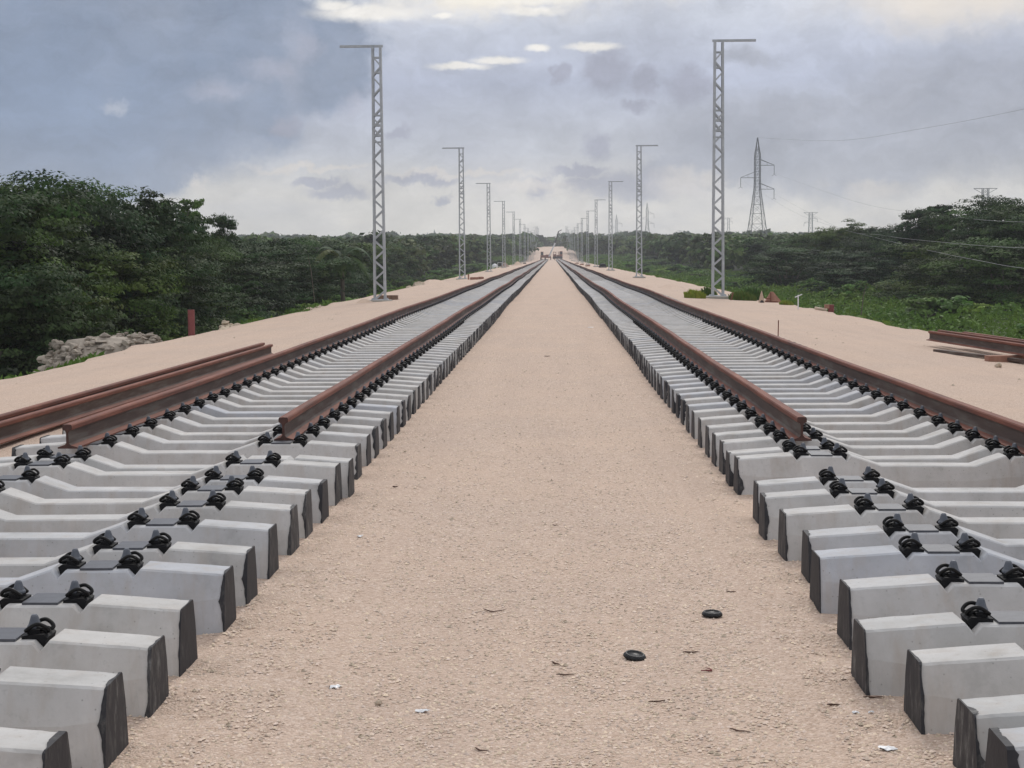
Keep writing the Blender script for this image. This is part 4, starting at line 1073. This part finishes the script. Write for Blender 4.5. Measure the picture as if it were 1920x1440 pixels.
proto_tree('s2', 403, 2.2, 1.5, 12, 3000, .09, 'round', 'leafy_shrub', 'grass')
def plant(key, x, y, z, h, w, lab, cat, group, rr):
    name, cm, tm, H, W = tree_protos[key]
    o = empty(name, (x, y, z), rr.uniform(0, 6.28)); o.scale = (w/W, w/W, h/(H*(1.0 if key.startswith('flat') else 1.07)))
    obj('crown', cm, o); obj('trunk', tm, o)
    return tag(o, lab, cat, group)
rr = random.Random(11)
# left skyline: (px, py of top, distance, width, kind, label)
sky_left = [(10, 300, 47, 6.0, 'n4', 'tallest dark tree at the very left edge, its top above its neighbours'), (60, 312, 50, 6.0, 'n0', 'tall dark jungle tree close to the left edge of the photo'), (-60, 330, 42, 6.5, 'n3', 'dark jungle tree cut by the left edge of the photo'),
            (115, 316, 53, 6.5, 'n1', 'tall dark jungle tree left of the highest rounded one'), (175, 322, 56, 6.0, 'n2', 'big rounded dark tree left of the leaning flat crown'),
            (228, 352, 58, 5.5, 'n4', 'dark jungle tree below the skyline at upper left'), (290, 360, 62, 3.4, 'flat', 'tree with a flat overhanging crown at the end of the tall left group'),
            (345, 416, 70, 4.0, 'n0', 'lighter green rounded tree between the overhanging crown and the umbrella tree'), (408, 399, 82, 2.4, 'flat2', 'small umbrella-shaped tree standing above the left canopy'),
            (395, 440, 76, 5.0, 'n1', 'dense tree under the umbrella-shaped one'), (475, 434, 88, 5.0, 'n3', 'low dark tree right of the umbrella-shaped tree'), (540, 441, 98, 5.0, 'n2', 'rounded canopy tree left of the palm'),
            (320, 385, 64, 3.0, 'flat', 'thin flat branch crown hanging out to the right over the left canopy'), (60, 420, 42, 5.0, 'n2', 'lower dark tree in front of the tall left ones'),
            (-20, 470, 38, 4.5, 'n4', 'lowest dark tree at the left edge'), (190, 455, 50, 5.0, 'n0', 'rounded dark tree above the rubble pile'), (300, 470, 56, 5.0, 'n3', 'dark tree behind the red-brown post'),
            (400, 480, 68, 4.6, 'n4', 'dark low tree behind the small tan rock heap'), (480, 490, 80, 4.6, 'n1', 'dark low tree left of the palm')]
for (px, py, Z, w, key, lab) in sky_left:
    x = X(px, Z); top = UP(px, py, Z) * 1.0; z0 = max(-3.3, top-8.2) if top > 2 else -3.3
    plant(key, x, Z, z0, top - z0 + .1, w, lab, 'tree', 'jungle trees left of the tracks', rr)
sky_right = [(1940, 380, 78, 6.5, 'n0', 'tall dark tree at the right edge of the photo'), (1875, 366, 82, 6.0, 'n1', 'highest dark tree near the right edge'), (1800, 392, 90, 6.5, 'n2', 'rounded dark tree below the flat-topped pylon'),
             (1790, 388, 92, 4.5, 'flat', 'flat spreading crown on the skyline right of centre of the right-hand trees'), (1735, 400, 98, 4.2, 'flat2', 'flat feathery crown at the top of the right slope of trees'),
             (1720, 418, 100, 6.5, 'n4', 'dark tree under the flat feathery crown'), (1650, 424, 112, 6.0, 'n3', 'rounded tree halfway along the right-hand treeline'), (1580, 421, 124, 5.5, 'n0', 'tree crossed by the lower cables on the right'),
             (1520, 441, 135, 6.0, 'n1', 'low rounded tree right of the big pylon'), (1470, 470, 112, 7.0, 'n2', 'broad dark bush-like tree behind the rusty formwork'), (1600, 470, 98, 7, 'n4', 'broad dark tree behind the bright grass on the right'),
             (1760, 455, 80, 6.5, 'n3', 'dark tree in front of the right-hand slope of trees'), (1880, 450, 72, 6.5, 'n2', 'dark tree nearest the right edge above the bright grass')]
for (px, py, Z, w, key, lab) in sky_right:
    Z *= 1.36; w *= 1.25; py -= 10
    x = X(px, Z); top = UP(px, py, Z); z0 = max(-3.4, top-8.4)
    plant(key, x, Z, z0, top - z0 + .1, w, lab, 'tree', 'jungle trees right of the tracks', rr)
def canopy_label(side, row, y):
    nm = 'left' if side < 0 else 'right'
    if row: return 'dark jungle tree packed into the %s canopy behind its front row' % nm
    k = int((y-63.9)//60)
    w = ['first', 'second', 'third', 'fourth', 'fifth']
    if k < 0: return 'dark front-row jungle tree nearer than the first %s mast' % nm
    return 'dark front-row jungle tree level with the gap between the %s and %s %s masts' % (w[k], w[k+1], nm)
def edge_x(side, y):
    if side < 0: return 14.0 + min(7.0, max(0, (y-95)/12.0))
    return 34.0 - min(6.0, max(0, (y-130)/25.0))
for side in (-1, 1):
    y = 40.0 if side < 0 else 104.0
    while y < 235:
        step = 3.9 + y*0.012
        for row in range(3 if y < 120 else 4):
            x = edge_x(side, y) + 2.2 + row*4.2 + rr.uniform(-1.2, 1.2)
            yy_ = y + rr.uniform(-1.5, 1.5)
            px = 1037 + side*x/yy_*F
            if px < -250 or px > 2150: continue
            tt = canopy_top(yy_)
            # keep the cover under the hand-placed skyline
            if side < 0 and px < 620: tt = min(tt, ((500-max(395, 340+px*.27 if px < 400 else 448)) * yy_/F) * .8)
            if side > 0 and px > 1500: tt = min(tt, (474-(440-(px-1500)*.10))*yy_/F*.9)
            top = EYE + tt*rr.uniform(.72, 1.0); z0 = terrain_z(x, yy_) if top - terrain_z(x, yy_) < 9 else top-9
            key = ('n%d' % rr.randrange(5)) if yy_ < 120 else ('m%d' % rr.randrange(4))
            plant(key, side*x, yy_, min(z0, top-4.5), top-min(z0, top-4.5), rr.uniform(5.0, 7.2), canopy_label(side, row, yy_), 'tree', 'canopy trees on the %s side' % ('left' if side < 0 else 'right'), rr)
        y += step
# lighter shrubs between the gravel edge and the trees
for side in (-1, 1):
    for k in range(80 if side > 0 else 64):
        yy_ = (34 + 190*rr.random()**1.4) if side > 0 else (32+170*rr.random()**1.3)
        lo, hi = 11.5, edge_x(side, yy_)+1.5
        x = lo + (hi-lo)*(rr.random()**(.8 if side > 0 else .8)); px = 1037+side*x/yy_*F
        if px < -120 or px > 2040: continue
        h = rr.uniform(.9, 2.0)
        if side > 0 and x < 16: h *= .7
        if side < 0 and yy_ < 45: key = 's0'
        else: key = rr.choice(['s0', 's1', 's2', 's1'])
        z0 = max(bed_z(side*x, yy_) if x < 17 else -9, terrain_z(x, yy_))
        plant(key, side*x, yy_, z0-.1, h, h*rr.uniform(1.2, 1.7), 'leafy green shrub in the undergrowth between the %s gravel edge and the trees' % ('left' if side < 0 else 'right'), 'shrub', 'shrubs %s of the line' % ('left' if side < 0 else 'right'), rr)
for side in (-1, 1):
    for k in range(34 if side > 0 else 18):
        yy_ = 200 + 230*rr.random(); x = 13 + (edge_x(side, yy_)-12)*rr.random(); h = rr.uniform(1.2, 2.8)
        if 1037+side*x/yy_*F > 1980: continue
        plant(rr.choice(['s0', 's1', 's2']), side*x, yy_, terrain_z(x, yy_)-.1, h, h*rr.uniform(1.4, 2.0), 'distant bush standing in the undergrowth far along the %s side of the line' % ('left' if side < 0 else 'right'), 'bush', 'distant bushes %s of the line' % ('left' if side < 0 else 'right'), rr)
# undergrowth as one mass
def cover(name, side, n, y0, y1, xlo, xhif, lab, mat, hmax, seed, ls, pw=1.5):
    r = np.random.default_rng(seed); rr_ = random.Random(seed)
    yy_ = y0 + (y1-y0)*r.random(n)**pw; cen = np.empty((n, 3)); sz_ = np.empty(n); tint = np.empty((n, 3))
    u = r.random(n)
    for i in range(n):
        y_ = float(yy_[i]); hi = xhif(y_); x_ = xlo + (hi-xlo)*float(u[i]) + .35*fbm(y_*.4, seed, 1)
        g_ = max(bed_z(side*x_, y_) if x_ < 17 else -9, terrain_z(x_, y_))
        cl_ = .5+.5*fbm(x_*.55, y_*.35, seed); tl = .5+.5*fbm(x_*.12, y_*.1, seed+5)
        hh_ = hmax*(.25+.9*max(0, cl_))*min(1.0, .25+(x_-xlo)*.35)
        if side < 0 and 33 < y_ < 42 and x_ < 14: hh_ *= .12
        cen[i] = (side*x_, y_, g_ + hh_*r.random()**.6); sz_[i] = ls*(.6+.8*r.random())*(1+y_/140)
        tn = (.65+.55*tl)*(.75+.5*r.random()); tint[i] = (tn*(.8+.45*tl), tn, tn*.85)
    me = leaf_mesh(name, cen, sz_, tint, mat, seed, up=.1, aspect=.4)
    return tag(obj(name, me), lab, 'undergrowth', kind='stuff')
cover('undergrowth', 1, 150000, 30, 520, 9.6, lambda y: edge_x(1, y)+3, 'bright green low undergrowth covering the slope right of the gravel', 'grass', 1.35, 21, .085)
cover('undergrowth', -1, 95000, 26, 520, 9.5, lambda y: edge_x(-1, y)+2, 'green low undergrowth covering the slope left of the gravel', 'grass', 1.15, 22, .08)
# weeds by the first right mast
def weed_clump(px, Z, w, h, n, lab, seed, mat='weed'):
    r = np.random.default_rng(seed); x = X(px, Z); N = n; v = np.empty((N, 4, 3)); tint = np.empty((N, 3))
    for i in range(N):
        a = r.random()*6.283; q = math.sqrt(r.random()); bx = x+w*.5*q*math.cos(a); by = Z+w*.5*q*math.sin(a); bz = bed_z(bx, by)
        hh_ = h*(.4+.6*r.random())*(1-.5*q*q); lx = (r.random()-.5)*hh_*.9; ly = (r.random()-.5)*hh_*.9; ww = .014+.014*r.random()
        v[i] = [(bx-ww, by, bz), (bx+ww, by, bz), (bx+lx*.6+ww*.7, by+ly*.6, bz+hh_*.75), (bx+lx, by+ly, bz+hh_)]
        tn = .7+.6*r.random(); tint[i] = (tn*(.9+.5*r.random()), tn, tn*.8)
    return tag(obj('weed_clump', quads_mesh('weed_clump', v, tint, mat)), lab, 'weeds', 'weed clumps on the gravel')
weed_clump(1303, 63, .85, .42, 900, 'yellow-green weed clump on the gravel left of the first right mast', 31)
weed_clump(1328, 66, .7, .5, 700, 'greener weed clump right behind the first right mast', 32, 'grass')
weed_clump(1392, 63, 1.1, .45, 1000, 'weed clump on the gravel right of the first right mast', 33)
weed_clump(1412, 64, .8, .6, 600, 'taller weed clump between the first right mast and the pale cone', 34, 'grass')
weed_clump(1473, 58, .5, .22, 400, 'small yellowish weed tuft right of the rusty formwork', 35)
# palm tree
def palm(px, Z, topy, lab):
    x = X(px, Z); z0 = -3.2; zt = UP(px, topy, Z); r0 = empty('palm_tree', (x, Z, z0)); tag(r0, lab, 'palm tree')
    H = zt-z0-.9; mb = MB(); mb.tube([(0, 0, -.3), (.05, 0, H*.5), (0, 0, H)], [.16, .13, .11], 8); mb.build('trunk', 'bark', r0)
    rr_ = random.Random(5)
    for k in range(14):
        a = k/14*6.283+rr_.uniform(-.15, .15); L = rr_.uniform(1.8, 2.4); up = rr_.uniform(.2, 1.6)
        q = []; 
        for i in range(11):
            t_ = i/10; rad = L*t_*(1-.18*t_); z = H + up*L*t_ - (.85+.45*up)*L*t_*t_
            q.append(Vector((rad*math.cos(a), rad*math.sin(a), z)))
        side_ = Vector((-math.sin(a), math.cos(a), 0)); v = []
        for i in range(34):
            t_ = .08+.9*i/30; f_ = t_*10; j = min(9, int(f_)); p = q[j].lerp(q[j+1], f_-j)
            ln = .46*math.sin(math.pi*min(1, t_*.85+.12))
            for s in (-1, 1):
                tip = p + side_*s*ln + (q[j+1]-q[j]).normalized()*ln*.55 + Vector((0, 0, -ln*.30)); w_ = (q[j+1]-q[j]).normalized()*.04
                v.append([p-w_, p+w_, tip+w_*.3, tip-w_*.3])
        v = np.array([[list(z_) for z_ in f] for f in v]); tn = rr_.uniform(.7, 1.3)
        dry = k in (3, 9); tint = np.tile(np.array([[tn*(1.3 if dry else .9), tn, tn*.85]]), (len(v), 1))
        obj('frond', quads_mesh('frond', v, tint, 'palm'), r0)
palm(642, 88, 458, 'palm tree with drooping fronds below the treeline, left of the first left mast')
# bare white snags
for (px, py, Z, h, lean, lab) in ((590, 505, 80, 1.4, -.3, 'bare pale dead branch leaning in the undergrowth left of the palm'), (1610, 548, 70, .9, .3, 'small bare pale branch in the grass on the right')):
    x = X(px, Z); z = UP(px, py, Z)-h*.5; mb = MB(); mb.tube([(x, Z, z-1), (x+lean*.5, Z, z+h*.4), (x+lean, Z, z+h)], [.03, .022, .01], 5); tag(mb.build('dead_branch', 'bark'), lab, 'branch')

# far forest: one mass
r = np.random.default_rng(77)
CEN = []; SZ = []; TN = []; OUT = []
protoF = [crown_arrays(500+k, 7.5, 6.8, 14, 520, .40) for k in range(6)]
protoF2 = [crown_arrays(520+k, 9.5, 7.2, 12, 150, .95) for k in range(6)]
def add_far(x, y, top, w, pf):
    c_, s_, t_, d_, bl = pf; a = r.random()*6.283; ca_, sa_ = math.cos(a), math.sin(a); k = w/7.5
    q = c_.copy(); q[:, 0], q[:, 1] = (c_[:, 0]*ca_-c_[:, 1]*sa_)*k, (c_[:, 0]*sa_+c_[:, 1]*ca_)*k
    q[:, 2] = c_[:, 2]*1.0 - 6.6 + top; q[:, 0] += x; q[:, 1] += y
    dd = d_.copy(); dd[:, 0], dd[:, 1] = d_[:, 0]*ca_-d_[:, 1]*sa_, d_[:, 0]*sa_+d_[:, 1]*ca_
    tone = .5+1.0*r.random()**1.3; CEN.append(q); SZ.append(s_*k); TN.append(t_*tone*np.array([[.85+.35*r.random(), 1, 1.0]])); OUT.append(dd)
def fill(y0, y1, step, xstep, pf, wmul):
    y = y0
    while y < y1:
        for side in (-1, 1):
            e0 = edge_x(side, y) + (2 if y >= 235 else 18)
            if y > 450: e0 = max(12, e0 - (y-450)*.12)
            x = e0
            while x < abs((0 if side < 0 else 1920)-1037)/F*y*1.12 + 25:
                xx_ = side*(x+r.uniform(-2, 2)); yy_ = y + r.uniform(-.5, .5)*step
                top = EYE + canopy_top(yy_)*(.74+.26*r.random()+.16*(r.random() > .9)) + .5*fbm(xx_*.012, yy_*.012)
                add_far(xx_, yy_, top, 7.5*wmul*(.8+.5*r.random()), pf[r.integers(6)])
                x += xstep*(.8+.4*r.random())
        y += step
fill(120, 345, 11, 6.5, protoF, 1.0)
fill(345, 700, 16, 7.5, protoF, 1.15)
fill(700, 1250, 42, 11, protoF2, 1.5)
# forest closing the corridor at its far end
for y in (860, 900, 950, 1010, 1080):
    for x in np.arange(-34, 36, 7.5):
        add_far(float(x)+r.uniform(-2, 2), y + r.uniform(-10, 10), EYE + .0110*y*(.9+.14*r.random()), 10, protoF2[r.integers(6)])
me = leaf_mesh('distant_forest', np.concatenate(CEN), np.concatenate(SZ), np.clip(np.concatenate(TN), .3, 2), 'leaf_far', 5, out=np.concatenate(OUT), aspect=.8)
tag(obj('distant_forest', me), 'dark green forest stretching flat to the horizon on both sides of the line', 'forest', kind='stuff')

# ------------------------------------------------------------------ machines at the end of the line
ZM = 560.0
def wheelset(r0, xs_, ys_, r_, mat='dark'):
    ax = Matrix.Rotation(math.pi/2, 3, 'Y')
    for x in xs_:
        for y in ys_:
            mb = MB(); mb.lathe([(r_*.8, -.15), (r_, -.12), (r_, .12), (r_*.8, .15)], 14, (x, y, r_), 0, ax); mb.build('wheel', mat, r0)
x0 = X(1029, ZM); r0 = empty('crane_truck', (x0, ZM, road_z(ZM)+.3)); tag(r0, 'crane with long raised boom, pale below and dark-tipped, where the tracks meet', 'crane')
mb = MB(); mb.box((0, 1.5, .9), (2.3, 6, .5)); mb.box((0, 2.6, 1.5), (1.8, 2.4, .7)); mb.build('chassis', 'machine', r0)
wheelset(r0, (-1.0, 1.0), (-.6, 1.6, 3.8), .5)
mb = MB(); mb.bar((.1, 0, .6), (2.6, 0, 6.0), .55, .5); mb.build('lower_boom', 'white', r0)
mb = MB(); mb.bar((2.6, 0, 6.0), (3.9, 0, 10.2), .46, .4); mb.bar((3.9, 0, 10.2), (5.0, 0, 10.7), .25); mb.build('upper_boom', 'dark', r0)
x0 = X(1021.5, ZM); r0 = empty('excavator', (x0-.3, ZM-4, road_z(ZM)+.3)); tag(r0, 'dusty reddish excavator on the left track below the crane boom', 'excavator')
for s in (-.75, .75):
    mb = MB(); mb.box((s, 0, .4), (.45, 3, .7)); mb.build('crawler_track', 'dark', r0)
mb = MB(); mb.box((0, 0, 1.2), (1.9, 2.6, .9)); mb.build('body', 'machine', r0)
c0 = MB(); 
for sx in (-.42, .42):
    for sy in (-.5, .5): c0.bar((-.35+sx, -.3+sy, 1.6), (-.35+sx, -.3+sy, 2.75), .13)
c0.box((-.35, -.3, 2.82), (1.05, 1.2, .16)); c0.build('cab', 'machine', r0); mb = MB(); mb.box((-.35, -.3, 2.2), (.8, .95, 1.05)); mb.build('cab_glass', 'glass', r0)
x0 = X(1047, ZM); r0 = empty('rail_wagon', (x0, ZM, road_z(ZM)+.3)); tag(r0, 'wide dusty work machine with upright frames at the right track\'s far end', 'work machine')
mb = MB(); mb.box((0, 0, .75), (3.5, 5, .8)); mb.build('frame', 'dark', r0)
mb = MB(); mb.box((-1.05, 0, 1.55), (1.2, 4, .8)); mb.box((.35, .2, 1.4), (1.4, 3.6, .5)); mb.build('hopper', 'machine', r0)
mb = MB(); mb.box((1.3, 0, 2.1), (.95, 2.2, 1.9)); mb.build('cab', 'machine', r0); mb = MB(); mb.box((1.3, -1.11, 2.4), (.7, .02, .8)); mb.build('cab_glass', 'glass', r0)
mb = MB()
for sx in (-1.5, -.7, .2, .6): mb.bar((sx, -.5, 1.2), (sx+.1, -.5, 2.9), .16)
mb.bar((-1.5, -.5, 2.8), (-.7, -.5, 2.6), .14); mb.build('upright_frame', 'machine', r0)
wheelset(r0, (-1.2, 1.2), (-1.6, 1.6), .45)

# ------------------------------------------------------------------ haze
hz = MB(); hz.box((0, 1150, 36), (3000, 2420, 90))
m = bpy.data.materials.new('pale_haze'); m.use_nodes = True; nt = m.node_tree; nt.nodes.clear()
pv = nt.nodes.new('ShaderNodeVolumePrincipled'); pv.inputs['Density'].default_value = 0.00030; pv.inputs['Color'].default_value = (0.84, 0.88, 0.95, 1); pv.inputs['Anisotropy'].default_value = 0.2
ou = nt.nodes.new('ShaderNodeOutputMaterial'); nt.links.new(pv.outputs[0], ou.inputs['Volume'])
tag(hz.build('haze', m), 'thin pale haze over the distant forest', 'haze', kind='stuff')
